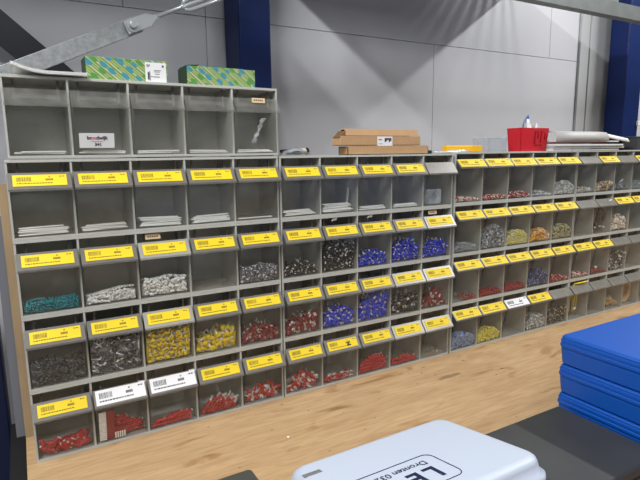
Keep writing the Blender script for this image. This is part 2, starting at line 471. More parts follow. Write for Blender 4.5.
def tag_mesh():
    if 'tag' not in CACHE:
        b = MB(); b.box(0, 0, 0, .034, .0006, .0115)
        for i in range(5): b.box(.005+i*.005, -.0002, .004, .008+i*.005, .0002, .008, 1)
        CACHE['tag'] = b.mesh('paper_tag', ['tan_card', 'print_dark'])
    return CACHE['tag']
def scrap_mesh():
    if 'scrap' not in CACHE:
        b = MB()
        b.sheet([[(0, 0, 0), (.004, -.002, .008)], [(.008, .001, .001), (.010, -.001, .009)], [(.017, -.001, .003), (.018, -.003, .010)]], .0006)
        CACHE['scrap'] = b.mesh('paper_scrap', ['white'])
    return CACHE['scrap']

def mark_on(bn, cw):
    A, s, n, L = lip_frame('long')
    b = MB()
    for u, v, w_, h_ in ((.074, .018, .004, .005), (.080, .020, .004, .005), (.072, .012, .006, .004), (.079, .012, .006, .0045), (.076, .016, .004, .004)): b.box(u, v, .0011, u+w_, v+h_, .0016)
    o = b.build('pen_mark', ['black_rubber'], bn)
    o.matrix_local = Matrix(((1, s.x, n.x, A.x), (0, s.y, n.y, A.y), (0, s.z, n.z, A.z), (0, 0, 0, 1))); o['label'] = 'black mark on the yellow card'
def cabinet(x0, z0, w, H, style, labels, label, extras={}, lips=None):
    t = thing('tilt_bin_cabinet', label, 'bin cabinet', (x0, 0, z0), group='grey tilt-bin cabinets')
    del t['group']
    put('housing', housing_mesh(w, H), t, bevel=.0003, seg=1)
    cw = w/5
    for i, L in enumerate(labels):
        bn = put('tilt_bin', bin_mesh(cw, H, style), t, (i*cw, 0, 0))
        lm = (lips or {}).get(i, 'lip' if L else 'lip_bare')
        put('label_lip', lip_mesh(cw, style, lm), bn)
        if L:
            torn = L.endswith('t'); c = 'yellow_card' if L[0] == 'y' else 'white_card'
            o = put('label_card', card_mesh(cw, style, c, torn, i % 3), bn)
            o['label'] = ('yellow' if L[0] == 'y' else 'white') + ' label card with a barcode'
        for e in extras.get(i, ()):
            if e[0] == 'tag': put('paper_tag', tag_mesh(), bn, (e[1]*cw, e[2], e[3]), (math.radians(-12), 0, 0))['label'] = 'tan paper tag'
            if e[0] == 'mark': mark_on(bn, cw)
            if e[0] == 'scrap': put('paper_scrap', scrap_mesh(), bn, (e[1]*cw, e[2], e[3]))['label'] = 'torn white paper scrap'
    return t
Y = 'y'
P1 = .1636
R1 = [3*P1, 2*P1, P1, 0]
tU = cabinet(.0075, 4*P1+.0022, .5925, .1632, 'long', [None]*5,
    'grey bin cabinet without yellow labels, topmost on the left under the patterned cartons',
    {4: [('tag', .38, -.014, .126)]}, {i: 'lip_clear' for i in range(5)})
H1 = P1-.0001
cabinet(0, R1[0], .598, H1, 'long', [Y]*5, 'leftmost grey bin cabinet in the upper labelled row, holding white marker strips')
cabinet(0, R1[1], .598, H1, 'long', [Y]*5, 'leftmost grey bin cabinet holding teal and white beads',
    {2: [('tag', .18, .004, .143)]}, {2: 'lip_white'})
cabinet(0, R1[2], .598, H1, 'long', [Y]*5, 'leftmost grey bin cabinet holding grey and yellow ferrules', {}, {2: 'lip_white'})
cabinet(0, R1[3], .598, H1, 'long', [Y, 'wt', 'wt', Y, Y], 'leftmost grey bin cabinet standing on the bench, with two white label cards')
cabinet(.602, R1[0], .598, H1, 'long', [Y]*4+[None], 'grey bin cabinet under the brown cardboard boxes')
cabinet(.602, R1[1], .598, H1, 'long', [Y]*5, 'grey bin cabinet holding black ferrules and three piles of blue ones',
    {1: [('scrap', .3, .006, .147)], 2: [('scrap', .3, .006, .147)], 4: [('tag', .22, .004, .143)]}, {4: 'lip_white'})
cabinet(.602, R1[2], .598, H1, 'long', [Y]*5, 'grey bin cabinet second from bottom, holding red, blue and black ferrules',
    {}, {3: 'lip_white', 4: 'lip_white'})
cabinet(.602, R1[3], .598, H1, 'long', [Y]*5, 'grey bin cabinet on the bench, second from left, with loose red terminals',
    {1: [('mark',)]}, {3: 'lip_white', 4: 'lip_white'})
P3 = .1645
R3 = [3*P3, 2*P3, P3, 0]; H3 = P3-.0001
X3, W3, X4, W4 = 1.2095, .6085, 1.8215, .602
cabinet(X3, R3[0], W3, H3, 'short', [Y]*5, 'grey bin cabinet under the red plastic bin and clear box')
cabinet(X3, R3[1], W3, H3, 'short', [Y]*5, 'grey bin cabinet holding blue-grey, pale yellow and orange pieces')
cabinet(X3, R3[2], W3, H3, 'short', [Y]*5, 'grey bin cabinet holding thin red layers and one navy pile')
cabinet(X3, R3[3], W3, H3, 'short', [Y, Y, 'w', Y, None], 'grey bin cabinet on the bench, third from left, with one white label card')
cabinet(X4, R3[0], W4, H3, 'short', [None, Y, None, Y, Y], 'far right grey bin cabinet in the top row, below the black box')
cabinet(X4, R3[1], W4, H3, 'short', [None, None, Y, Y, Y], 'far right grey bin cabinet with a black bundle in its second bin', {1: [('scrap', .5, -.018, .13)]})
cabinet(X4, R3[2], W4, H3, 'short', [Y, Y, None, None, Y], 'far right grey bin cabinet second from bottom, with two bare lips')
cabinet(X4, R3[3], W4, H3, 'short', [None]*5, 'far right grey bin cabinet on the bench, holding a tape roll')

# name card on the second bin of the topmost cabinet
bins = [o for o in tU.children if o.name.startswith('tilt_bin')]
bins.sort(key=lambda o: o.location.x)
def on_front(u, z, lift=.0006):
    """matrix on a bin's slanted front pane: x right, y up the pane, z outward"""
    a = Vector((0, 0, .0075)); c = Vector((0, -.0215, .1035)); s = (c-a).normalized(); n = Vector((1, 0, 0)).cross(s)
    p = Vector((u, front_y(z), z))+n*lift
    return Matrix(((1, s.x, n.x, p.x), (0, s.y, n.y, p.y), (0, s.z, n.z, p.z), (0, 0, 0, 1)))
o = MB().box(-.0345, -.0155, 0, .0345, .0155, .0005).build('name_card', ['white_card'], bins[1]); o.matrix_local = on_front(.0475, .036)
o['label'] = 'white name card'
mx = on_front(.0475, .036, .0013)
text('printed_name', 'br', .0105, 'ink', bins[1], mx @ Matrix.Translation((-.0150, .0055, 0)), bold=.0003)
text('printed_name', 'oo', .0105, 'print_red', bins[1], mx @ Matrix.Translation((-.0058, .0055, 0)), bold=.0003)['label'] = 'red letters'
text('printed_name', 'dwijk', .0105, 'ink', bins[1], mx @ Matrix.Translation((.0098, .0055, 0)), bold=.0003)
text('printed_number', '341', .0095, 'ink', bins[1], mx @ Matrix.Translation((.002, -.0085, 0)), bold=.0003)
MB().box(-.012, -.0022, -.0002, .012, -.0012, .0002).build('printed_line', ['print_red'], bins[1]).matrix_local = mx

# ------------------------------------------------------------------ contents of the bins
def ferrule(c, L=.015, r=.0034):
    k = ('f', c, L, r)
    if k not in CACHE:
        b = MB()
        b.lathe([(r*1.0, -L*.5, 0), (r, -L*.2, 0), (r*.82, L*.12, 0), (r*.5, L*.13, 1), (r*.46, L*.5, 1), (r*.3, L*.5, 1)], 8)
        CACHE[k] = b.mesh('ferrule', [c, 'silver'])
    return CACHE[k]
def terminal(c='red', L=.025, r=.0048):
    k = ('t', c, L, r)
    if k not in CACHE:
        b = MB()
        mx = Matrix.Diagonal((1, .72, 1, 1))
        b.lathe([(r*.9, -L*.5, 0), (r, -L*.48, 0), (r, -L*.02, 0), (r*.9, 0, 0), (r*.6, 0, 1), (r*.6, L*.12, 1)], 8, 0, mx)
        b.prism([(-r*.6, L*.1), (r*.6, L*.1), (r*.9, L*.25), (r*.9, L*.5), (r*.35, L*.5), (r*.35, L*.32), (-r*.35, L*.32), (-r*.35, L*.5), (-r*.9, L*.5), (-r*.9, L*.25)], -.0004, .0004, 'y', 1)
        CACHE[k] = b.mesh('terminal', [c, 'silver'])
    return CACHE[k]
def plug_terminal(L=.022, r=.0050):
    if 'pt' not in CACHE:
        b = MB(); mx = Matrix.Diagonal((1, .75, 1, 1))
        b.lathe([(r*.85, -L*.5, 0), (r, -L*.45, 0), (r, L*.1, 0), (r*.78, L*.16, 0), (r*.74, L*.40, 0), (r*.5, L*.41, 1), (r*.48, L*.5, 1)], 8, 0, mx)
        CACHE['pt'] = b.mesh('terminal', ['red', 'silver'])
    return CACHE['pt']
def addpiece(b, kind, mx, mi, sz):
    if kind == 'tube':   # short sleeve
        b.lathe([(sz*.5, -sz*.8, mi), (sz*.5, sz*.8, mi)], 6, mi, mx)
    elif kind == 'long':
        b.lathe([(sz*.5, -sz*1.2, mi), (sz*.5, sz*.6, mi), (sz*.33, sz*.6, 1), (sz*.33, sz*1.9, 1)], 6, mi, mx)
    elif kind == 'stick':
        b.lathe([(sz*.45, -sz*2.6, mi), (sz*.45, sz*2.6, mi)], 6, mi, mx)
    elif kind == 'bead':
        b.lathe([(sz*.3, -sz*.5, mi), (sz*.55, -sz*.2, mi), (sz*.55, sz*.2, mi), (sz*.3, sz*.5, mi)], 6, mi, mx)
    elif kind == 'ring':
        b.tube([(sz*.8*math.cos(a*PI/4), sz*.8*math.sin(a*PI/4), 0) for a in range(8)], sz*.25, 5, mi, mx, closed=True)
    elif kind == 'flat':
        b.box(-sz, -sz*.35, -sz*.15, sz, sz*.35, sz*.15, mi, mx)
HALF = {'tube': (.8, .5), 'long': (1.9, .5), 'bead': (.5, .55), 'ring': (.3, 1.05), 'flat': (1.1, .4), 'stick': (2.6, .45)}
def clamp(kind, sz, R, x, y, z, cw, st):
    L, r = HALF[kind]
    if kind in ('ring', 'flat'): L = r = max(L, r)
    a = R @ Vector((0, 0, 1))
    e = [abs(a[i])*L*sz+r*sz*math.sqrt(max(0, 1-a[i]*a[i]))*1.02 for i in range(3)] if L != r else [L*sz]*3
    z = max(z, .0078+e[2])
    x = min(max(x, .0062+e[0]), cw-.0062-e[0])
    y = max(y, front_y(z-e[2], st)+.0018+e[1])
    return Matrix.Translation((x, y, z)) @ R
def randrot(rnd, flat=.5):
    """mostly lying in the plane of the front pane"""
    a = rnd.uniform(0, 2*PI); e = rnd.gauss(0, flat)
    d = Vector((math.cos(a)*math.cos(e), math.sin(e), math.sin(a)*math.cos(e)))
    return d.to_track_quat('Z', 'Y').to_matrix().to_4x4() @ Matrix.Rotation(rnd.uniform(0, 6.28), 4, 'Z')
def binorg(stack, row, col):
    x0, w = {1: (0, .598), 2: (.602, .598), 3: (X3, W3), 4: (X4, W4), 0: (.0075, .5925)}[stack]
    z0 = 4*P1+.0022 if stack == 0 else (R1 if stack < 3 else R3)[row-1]
    return x0+(col-1)*w/5, z0, w/5, ('long' if stack < 3 else 'short')
def hprof(H, shape):
    def h(u):
        if shape == 'flat': return H*(.93+.07*math.sin(9*u+H*200))
        if shape == 'dome': return H*(1-.45*(2*u-1)**2)
        if shape == 'right': return H*(.55+.45*min(1, u*1.4))
        if shape == 'left': return H*(1-.6*u)
        if shape == 'low': return H*(.6+.4*math.sin(3.1*u+.2))
        if shape == 'peak': return H*max(.15, 1-1.9*abs(u-.5))
        return H
    return h
ZB = .0085
def heap(stack, row, col, H, kind, mats, label, name, sz=.003, shape='flat', mix=None, n=None, depth=.05, seed=0, mound=True, lo=0., hi=1.):
    """uncountable loose pieces as one stuff object: mound + scattered pieces over its front and top"""
    X, Z, cw, st = binorg(stack, row, col)
    rnd = random.Random(stack*100+row*10+col+seed)
    h = hprof(H, shape); b = MB()
    xa, xb = .0075, cw-.0075
    xa, xb = xa+(xb-xa)*lo, xa+(xb-xa)*hi
    if mound:
        N = 10; ins = sz*2.8
        V = []; F = []
        for i in range(N+1):
            u = i/N; x = xa+(xb-xa)*u; hh = max(.0015, h(u)-sz*2.0)
            for (yy, zz) in ((front_y(ZB, st)+.002+ins, ZB-.0003), (front_y(ZB+hh, st)+.002+ins, ZB+hh), (depth*.6, ZB+hh*.95), (depth+.012, ZB+hh*.6), (depth+.015, ZB-.0003)):
                V.append((x, yy, zz))
        for i in range(N):
            for j in range(4): F.append((i*5+j, i*5+j+1, (i+1)*5+j+1, (i+1)*5+j))
            F.append((i*5+4, i*5, (i+1)*5, (i+1)*5+4))
        F.append((0, 1, 2, 3, 4)); F.append(tuple(N*5+k for k in (4, 3, 2, 1, 0)))
        b.add(V, F, 0)
    nm = len(mats)
    area = (xb-xa)*H
    n1 = n or int(area/(sz*sz*{'stick': 3.2, 'long': 2.2, 'bead': .7, 'ring': 1.2, 'flat': 1.2, 'tube': .9}[kind]))
    for k in range(n1):
        u = rnd.random(); x = xa+.003+(xb-xa-.006)*u; z = ZB+sz*.5+rnd.random()*max(0, h(u)-sz)
        y = front_y(z, st)+.0025+sz*.6+rnd.random()*sz*1.3
        mi = 0 if not mix or rnd.random() > mix else rnd.randrange(1, nm)
        addpiece(b, kind, clamp(kind, sz, randrot(rnd), x, y, z, cw, st), mi, sz)
    for k in range(int(n1*.5)):
        u = rnd.random(); x = xa+.003+(xb-xa-.006)*u; y0 = front_y(h(u), st)+.004+sz
        v = rnd.random(); y = y0+(depth-y0)*v; z = ZB+h(u)*(1-.3*v*v)+sz*.1
        mi = 0 if not mix or rnd.random() > mix else rnd.randrange(1, nm)
        addpiece(b, kind, clamp(kind, sz, randrot(rnd, .8), x, y, max(z, ZB+sz*.6), cw, st), mi, sz)
    if len(mats) == 1 and kind == 'long': mats = mats+['silver']
    o = b.build(name, mats, None, (X, 0, Z))
    return tag(o, label, name.replace('_', ' '), None, 'stuff')

def pieces(stack, row, col, H, me, L, r, label, cat, name, group, shape='dome', dx=.010, dz=.0062, flat=.35, seed=0, angle=None, lo=0., hi=1., loose=False, back=0.):
    """countable pieces, each an object, packed against the front pane"""
    X, Z, cw, st = binorg(stack, row, col)
    rnd = random.Random(stack*100+row*10+col+seed+50)
    h = hprof(H, shape); k = 0
    xa, xb = .008+L*.42, cw-.008-L*.42
    xa, xb = xa+(xb-xa)*lo, xa+(xb-xa)*hi
    z = ZB+r
    out = []
    while z < ZB+H:
        x = xa+(dx*.5 if k % 2 else 0)+rnd.uniform(-.002, .002)
        while x < xb+.002:
            u = (x-xa)/max(1e-6, xb-xa)
            if z-ZB < h(min(max(u, 0), 1)) or k == 0 and rnd.random() < .7:
                zz = z+rnd.uniform(-.0015, .0015)
                R = randrot(rnd, flat)
                if angle is not None:
                    a = rnd.gauss(angle, .25); R = Vector((math.cos(a), 0, math.sin(a))).to_track_quat('Z', 'Y').to_matrix().to_4x4()
                ax = R @ Vector((0, 0, 1))
                hz = abs(ax.z)*L*.5+r*.6
                zz = max(zz, ZB+hz)
                hy = abs(ax.y)*L*.5+r
                y = front_y(zz, st)+.003+back+hy+(k % 2)*.002+rnd.random()*.002
                xx = min(max(x, .007+abs(ax.x)*L*.5), cw-.007-abs(ax.x)*L*.5)
                if loose: out.append(Matrix.Translation((xx, y, zz)) @ R)
                else:
                    o = put(name, me); o.matrix_world = Matrix.Translation((X+xx, y, Z+zz)) @ R
                    tag(o, label, cat, group); out.append(o)
            x += dx*rnd.uniform(.85, 1.2)
        z += dz; k += 1
    if not loose: print('PIECES', stack, row, col, len(out))
    return out

def strips(stack, row, col, n, label, group, stand=False):
    """white marker strips lying in the bottom of a bin"""
    X, Z, cw, st = binorg(stack, row, col)
    rnd = random.Random(stack*31+row*7+col)
    for k in range(n):
        L = rnd.uniform(.66, .8)*cw if k else cw*.78
        key = ('s', round(L, 3))
        b = MB(); b.box(-L/2, -.005, -.0012, L/2, .005, .0012)
        for q in range(int(L/.006)): b.box(-L/2+.002+q*.006, -.0053, -.0004, -L/2+.0055+q*.006, .0053, .0018)
        x = cw/2+rnd.uniform(-.3, .3)*(cw*.86-L)
        o = b.build('marker_strip', ['offwhite'], None, (X+x, .010+rnd.uniform(0, .006)+k*.0012, Z+.0098+k*.0034), (math.radians(rnd.uniform(-12, 4)), math.radians(rnd.uniform(-1.2, 1.2)), math.radians(rnd.uniform(-3, 3))))
        tag(o, label, 'marker strip', group)
    if stand:
        L = .058
        b = MB(); b.box(-L/2, -.004, -.001, L/2, .004, .001)
        o = b.build('marker_strip', ['offwhite'], None, (X+cw*.87, .03, Z+.044), (0, math.radians(-82), 0))
        tag(o, 'white marker strip standing upright against the side of its bin', 'marker strip')

ordn = {1: 'first', 2: 'second', 3: 'third', 4: 'fourth', 5: 'fifth'}
# topmost cabinet: thin white strips
for c in (1, 2, 3, 4, 5):
    strips(0, 1, c, 2, 'thin white strip lying in the %s bin of the unlabelled topmost cabinet' % ordn[c], 'white strips in the topmost cabinet, %s bin' % ordn[c])
for c, n in ((1, 5), (2, 4), (3, 6), (4, 5), (5, 1)):
    strips(1, 1, c, n, 'white marker strip in the %s bin of the upper left labelled row' % ordn[c], 'white marker strips, %s bin' % ordn[c])
for c, n, s in ((1, 4, False), (2, 7, True), (3, 3, False), (4, 3, False)):
    strips(2, 1, c, n, 'white marker strip in the %s bin below the brown cardboard boxes' % ordn[c], 'white marker strips below the cardboard, %s bin' % ordn[c], s)
X, Z, cw, st = binorg(2, 1, 5)
tag(MB().box(.022, .012, .0085, .085, .05, .055).build('plastic_pouch', ['clearbag'], None, (X, 0, Z), bevel=.004), 'hazy plastic pouch in the bin with the bare grey lip', 'pouch')

heap(1, 2, 1, .026, 'bead', ['teal', 'teal_dark', 'teal'], 'loose teal beads covering the bottom of a left bin', 'teal_beads', .0034, 'flat', .5)
heap(1, 2, 2, .030, 'bead', ['white', 'offwhite'], 'loose fine white sleeves in the second bin from left', 'white_sleeves', .0042, 'right', .2)
heap(1, 2, 3, .044, 'bead', ['white', 'offwhite'], 'loose chunky white sleeves under the tan paper tag', 'white_caps', .006, 'flat', .2)
heap(1, 2, 5, .045, 'tube', ['grey', 'white', 'bluegrey', 'dgrey'], 'loose navy and silver sleeves heaped beside the black ferrules', 'silver_sleeves', .0030, 'flat', .5)
heap(1, 3, 1, .058, 'stick', ['dgrey', 'black', 'grey', 'dgrey'], 'loose dark grey sleeves filling the leftmost bin', 'dark_sleeves', .0027, 'flat', .6)
heap(1, 3, 2, .088, 'stick', ['grey', 'dgrey', 'silver', 'dgrey', 'black'], 'loose grey ferrules filling a bin next to the yellow ones', 'grey_ferrules', .0040, 'flat', .6)

F = lambda *a, **k: pieces(*a, **k)
LOOSE = {}
G = 'yellow ferrules in the full bin'
LOOSE[1, 3, 3] = (F(1, 3, 3, 0.084, ferrule('yellow', 0.02, 0.0038), 0.02, 0.0038, 'yellow ferrule with bare metal tip in the brim-full yellow bin', 'ferrule', 'wire_ferrule', G, 'flat', 0.0098, 0.0068, loose=True), .015, .0032)
G = 'yellow ferrules in the half-full bin'
F(1, 3, 4, 0.058, ferrule('yellow', 0.021, 0.0058), 0.021, 0.0058, 'fat yellow ferrule in the half-full yellow bin', 'ferrule', 'wire_ferrule', G, 'right', 0.013, 0.0098)
F(1, 3, 5, 0.046, ferrule('dred', 0.019, 0.005), 0.019, 0.005, 'dark red ferrule with silver tip, right beside the yellow piles', 'ferrule', 'wire_ferrule', 'dark red ferrules beside the yellow', 'dome', 0.0122, 0.0088)
F(2, 3, 1, 0.054, ferrule('dred', 0.02, 0.0052), 0.02, 0.0052, 'dark red ferrule in the heap left of the blue piles', 'ferrule', 'wire_ferrule', 'dark red ferrules beside the blue', 'right', 0.0125, 0.009)
F(2, 3, 2, 0.056, ferrule('blue', 0.018, 0.0045), 0.018, 0.0045, 'blue ferrule in the lower left pile of blue, beside dark red ones', 'ferrule', 'wire_ferrule', 'blue ferrules, lower left pile', 'dome', 0.0115, 0.008)
F(2, 3, 3, 0.086, ferrule('blue', 0.022, 0.0052), 0.022, 0.0052, 'large blue ferrule in the tallest blue pile', 'ferrule', 'wire_ferrule', 'blue ferrules, tallest pile', 'right', 0.013, 0.0092)
F(2, 3, 4, 0.062, ferrule('black', 0.024, 0.0052), 0.024, 0.0052, 'black ferrule with long silver tip beside the red trapezoid pile', 'ferrule', 'wire_ferrule', 'black ferrules, lower bin', 'right', 0.014, 0.0098)
F(2, 3, 5, 0.066, ferrule('dred', 0.028, 0.0052), 0.028, 0.0052, 'red ferrule with long silver tip in the rightmost red pile', 'ferrule', 'wire_ferrule', 'red ferrules, rightmost pile', 'peak', 0.0145, 0.01)
LOOSE[2, 2, 1] = (F(2, 2, 1, 0.036, ferrule('black', 0.018, 0.004), 0.018, 0.004, 'black ferrule with white tip in the low black pile', 'ferrule', 'wire_ferrule', 'black ferrules, low pile', 'dome', 0.011, 0.0074, loose=True), .015, .0033)
LOOSE[2, 2, 2] = (F(2, 2, 2, 0.084, ferrule('black', 0.019, 0.0046), 0.019, 0.0046, 'black ferrule in the tall black pile', 'ferrule', 'wire_ferrule', 'black ferrules, tall pile', 'flat', 0.0118, 0.0082, loose=True), .016, .0036)
LOOSE[2, 2, 3] = (F(2, 2, 3, .046, ferrule('blue', 0.019, 0.0043), 0.019, 0.0043, 'blue ferrule in the low pile beside the tall black one', 'ferrule', 'wire_ferrule', 'blue ferrules, low pile', 'dome', 0.0115, 0.0078, loose=True), .015, .0034)
LOOSE[2, 2, 4] = (F(2, 2, 4, .070, ferrule('blue', 0.019, 0.0043), 0.019, 0.0043, 'blue ferrule in the middle pile of the upper blue three', 'ferrule', 'wire_ferrule', 'blue ferrules, middle pile', 'dome', 0.0115, 0.0078, loose=True), .015, .0034)
LOOSE[2, 2, 5] = (F(2, 2, 5, .058, ferrule('blue', 0.019, 0.0043), 0.019, 0.0043, 'blue ferrule in the right pile under the tan tag', 'ferrule', 'wire_ferrule', 'blue ferrules, right pile', 'dome', 0.0115, 0.0078, loose=True), .015, .0034)
for a, cc, hh, sh in (((1, 3, 3), 'yellow', .082, 'flat'), ((1, 3, 4), 'yellow', .05, 'right'), ((1, 3, 5), 'dred', .042, 'dome'), ((2, 3, 1), 'dred', .048, 'right'),
        ((2, 3, 2), 'blue', .052, 'dome'), ((2, 3, 3), 'blue', .08, 'right'), ((2, 3, 4), 'black', .055, 'right'), ((2, 3, 5), 'dred', .056, 'peak'),
        ((2, 2, 1), 'black', .03, 'dome'), ((2, 2, 2), 'black', .08, 'flat'), ((2, 2, 3), 'blue', .036, 'dome'), ((2, 2, 4), 'blue', .06, 'dome'), ((2, 2, 5), 'blue', .048, 'dome')):
    X, Z, cw, st = binorg(*a)
    rnd = random.Random(sum(a)); h = hprof(hh, sh); b = MB()
    N = 9; V = []; Fc = []
    for i in range(N+1):
        u = i/N; x = .008+(cw-.016)*u; q = max(.003, h(u)-.009)
        for (yy, zz) in ((.017, ZB-.0003), (front_y(ZB+q, st)+.018, ZB+q), (.038, ZB+q), (.065, ZB+q*.5), (.068, ZB-.0003)): V.append((x, yy, zz))
    for i in range(N):
        for j in range(4): Fc.append((i*5+j, i*5+j+1, (i+1)*5+j+1, (i+1)*5+j))
        Fc.append((i*5+4, i*5, (i+1)*5, (i+1)*5+4))
    Fc.append((0, 1, 2, 3, 4)); Fc.append(tuple(N*5+k for k in (4, 3, 2, 1, 0)))
    b.add(V, Fc, 0)
    for k in range(26):
        u = rnd.uniform(.08, .92); x = .008+(cw-.016)*u; y = rnd.uniform(.012, .05)
        addpiece(b, 'long', clamp('long', .0062, randrot(rnd, .8), x, y, ZB+h(u)-.001, cw, st), 0, .0062)
    if a in LOOSE:
        for q, L_, r_ in [(q, LOOSE[a][1], LOOSE[a][2]) for q in LOOSE[a][0]]:
            b.lathe([(r_*1.0, -L_*.5, 0), (r_, -L_*.2, 0), (r_*.82, L_*.12, 0), (r_*.5, L_*.13, 1), (r_*.46, L_*.5, 1), (r_*.3, L_*.5, 1)], 8, 0, q)
    o = b.build('ferrule_heap', [cc, 'silver'], None, (X, 0, Z))
    cn = {'yellow': 'yellow', 'dred': 'dark red', 'blue': 'blue', 'black': 'black'}[cc]
    loc = {(1, 3, 3): 'brim-full yellow bin', (1, 3, 4): 'half-full yellow bin', (1, 3, 5): 'bin right of the yellow piles', (2, 3, 1): 'bin left of the lower blue piles',
        (2, 3, 2): 'bin right of the dark red ones', (2, 3, 3): 'bin of the tallest blue pile', (2, 3, 4): 'bin left of the rightmost red pile', (2, 3, 5): 'bin of the rightmost red pile',
        (2, 2, 1): 'bin of the low black pile', (2, 2, 2): 'bin of the tall black pile', (2, 2, 3): 'bin of the low upper blue pile', (2, 2, 4): 'middle bin of the upper blue three', (2, 2, 5): 'right bin of the upper blue three'}[a]
    tag(o, ('loose %s ferrules heaped in the %s' if a in LOOSE else 'loose %s ferrules behind the front layer, %s') % (cn, loc), 'ferrules', None, 'stuff')

# red insulated terminals in the bottom row
T = lambda *a, **k: pieces(*a, **k)
tm = terminal('red')
T(1, 4, 1, .034, plug_terminal(), .022, .0050, 'red terminal in the bottom left corner bin', 'terminal', 'crimp_terminal', 'red terminals, corner bin', 'flat', .0115, .0066, flat=.6)
T(1, 4, 3, .030, plug_terminal(), .022, .0050, 'red terminal in the low layer under a white card, right of the red combs', 'terminal', 'crimp_terminal', 'red terminals, third bin', 'right', .012, .0064, angle=.2)
T(1, 4, 4, .046, tm, .025, .0048, 'red terminal with silver fork in the fourth bottom bin from left', 'terminal', 'crimp_terminal', 'red terminals, fourth bin', 'dome', .0112, .0066, angle=.9)
T(1, 4, 5, .046, tm, .025, .0048, 'red terminal with silver fork in the fifth bottom bin from left', 'terminal', 'crimp_terminal', 'red terminals, fifth bin', 'dome', .0125, .0070)
T(2, 4, 1, .052, tm, .025, .0048, 'red terminal in the sixth bottom bin from left', 'terminal', 'crimp_terminal', 'red terminals, sixth bin', 'dome', .0125, .0070)
T(2, 4, 2, .024, tm, .025, .0048, 'red terminal in the sparse bin whose label has a black mark', 'terminal', 'crimp_terminal', 'red terminals, seventh bin', 'flat', .0150, .0072, angle=.1)
T(2, 4, 3, .055, plug_terminal(), .022, .0050, 'red terminal in the tallest bottom-row heap', 'terminal', 'crimp_terminal', 'red terminals, eighth bin', 'dome', .0115, .0064, angle=.2)
T(2, 4, 4, .026, plug_terminal(), .022, .0050, 'red terminal in the low layer right of the tallest heap', 'terminal', 'crimp_terminal', 'red terminals, ninth bin', 'low', .0125, .0066, angle=.2)
# two red comb strips with silver tines
X, Z, cw, st = binorg(1, 4, 2)
tilt = math.radians(12.6)
t = thing('terminal_comb', 'red terminal comb standing on end with silver tines down the left side of its bin', 'terminal comb', (X+.009, .0025, Z+.0095)); t.rotation_euler = (tilt, 0, 0)
MB().box(.016, .002, 0, .034, .005, .080).build('carrier', ['dred'], t, bevel=.001)
b = MB()
for k in range(14): b.box(.001, .0005, .002+k*.0056, .0162, .0035, .0052+k*.0056)
b.build('tines', ['white'], t)['label'] = 'silver tines'
t = thing('terminal_comb', 'short red terminal comb with five silver tines pointing down', 'terminal comb', (X+.042, .0025, Z+.0095)); t.rotation_euler = (tilt, 0, 0)
MB().box(0, .002, .0155, .026, .005, .03).build('carrier', ['dred'], t, bevel=.001)
b = MB()
for k in range(5): b.box(.001+k*.005, .0005, .0, .004+k*.005, .0035, .016)
b.build('tines', ['white'], t)['label'] = 'silver tines'
T(1, 4, 2, .064, plug_terminal(), .022, .0050, 'red terminal heaped behind the red combs', 'terminal', 'crimp_terminal', 'red terminals, comb bin', 'left', .0115, .0064, angle=.1, lo=.3, back=.012)
X, Z, cw, st = binorg(2, 4, 2)
heap(2, 4, 5, .018, 'flat', ['tan', 'beige'], 'few loose tan bits in the last bottom bin before the blue sleeves', 'tan_bits', .004, 'low', .3, n=14, mound=False, lo=.2, hi=.8)

# the two far stacks
def hp(r, c, H, kind, mats, label, name, **k):
    s = 3 if c <= 5 else 4
    return heap(s, r, c if s == 3 else c-5, H, kind, mats, label, name, **k)
hp(1, 1, .016, 'tube', ['red', 'white', 'beige'], 'loose red and white bits, sparse layer right under the clear box', 'red_white_bits', sz=.0036, shape='left', mix=.6, mound=False)
hp(1, 2, .014, 'tube', ['red', 'white', 'beige'], 'thin even layer of small red bits in the second far bin', 'red_bits', sz=.0034, shape='flat', mix=.4)
hp(1, 3, .020, 'tube', ['red', 'white', 'dred'], 'loose red sleeves with a white one, below the red bin', 'red_sleeves', sz=.0036, shape='low', mix=.5)
hp(1, 4, .018, 'flat', ['white', 'clearbits', 'lightblue'], 'small clump of white and silver pieces in a mostly empty bin', 'white_pieces', sz=.004, shape='peak', mix=.5, mound=False)
hp(1, 5, .046, 'ring', ['clearbits', 'silver', 'white'], 'loose silver rings heaped high in the bin under the papers', 'silver_rings', sz=.0046, shape='dome', mix=.5)
hp(2, 1, .026, 'ring', ['clearbits', 'bluegrey'], 'loose clear grey rings, low pile next to the blue ferrules', 'grey_rings', sz=.0044, shape='low', mix=.4)
hp(2, 2, .078, 'ring', ['bluegrey', 'clearbits', 'dgrey', 'white'], 'loose blue-grey rings in a tall pile', 'blue_grey_rings', sz=.0044, shape='dome', mix=.5)
hp(2, 3, .05, 'tube', ['paleyellow', 'offwhite', 'lemon'], 'loose pale yellow sleeves left of the orange ones', 'pale_yellow_sleeves', sz=.0042, shape='dome', mix=.4)
hp(2, 4, .043, 'ring', ['orange', 'white', 'orange'], 'loose orange-yellow rings in one bin', 'orange_rings', sz=.0062, shape='dome', mix=.25)
hp(2, 5, .052, 'ring', ['paleyellow', 'clearbits', 'dgrey'], 'loose pale green and grey rings right of the orange ones', 'pale_green_rings', sz=.0046, shape='dome', mix=.5)
hp(3, 1, .012, 'tube', ['red', 'dred'], 'few loose red sleeves at the right side of the bin next to the ferrules', 'scattered_red_sleeves', sz=.0036, shape='right', mix=.3, lo=.45, mound=False)
hp(3, 2, .016, 'tube', ['red', 'dred'], 'low layer of red sleeves, second far bin in its row', 'red_sleeve_layer', sz=.0036, shape='right', mix=.3)
hp(3, 3, .020, 'tube', ['red', 'dred'], 'low layer of red sleeves left of the navy pile', 'red_sleeve_heap', sz=.0036, shape='flat', mix=.3)
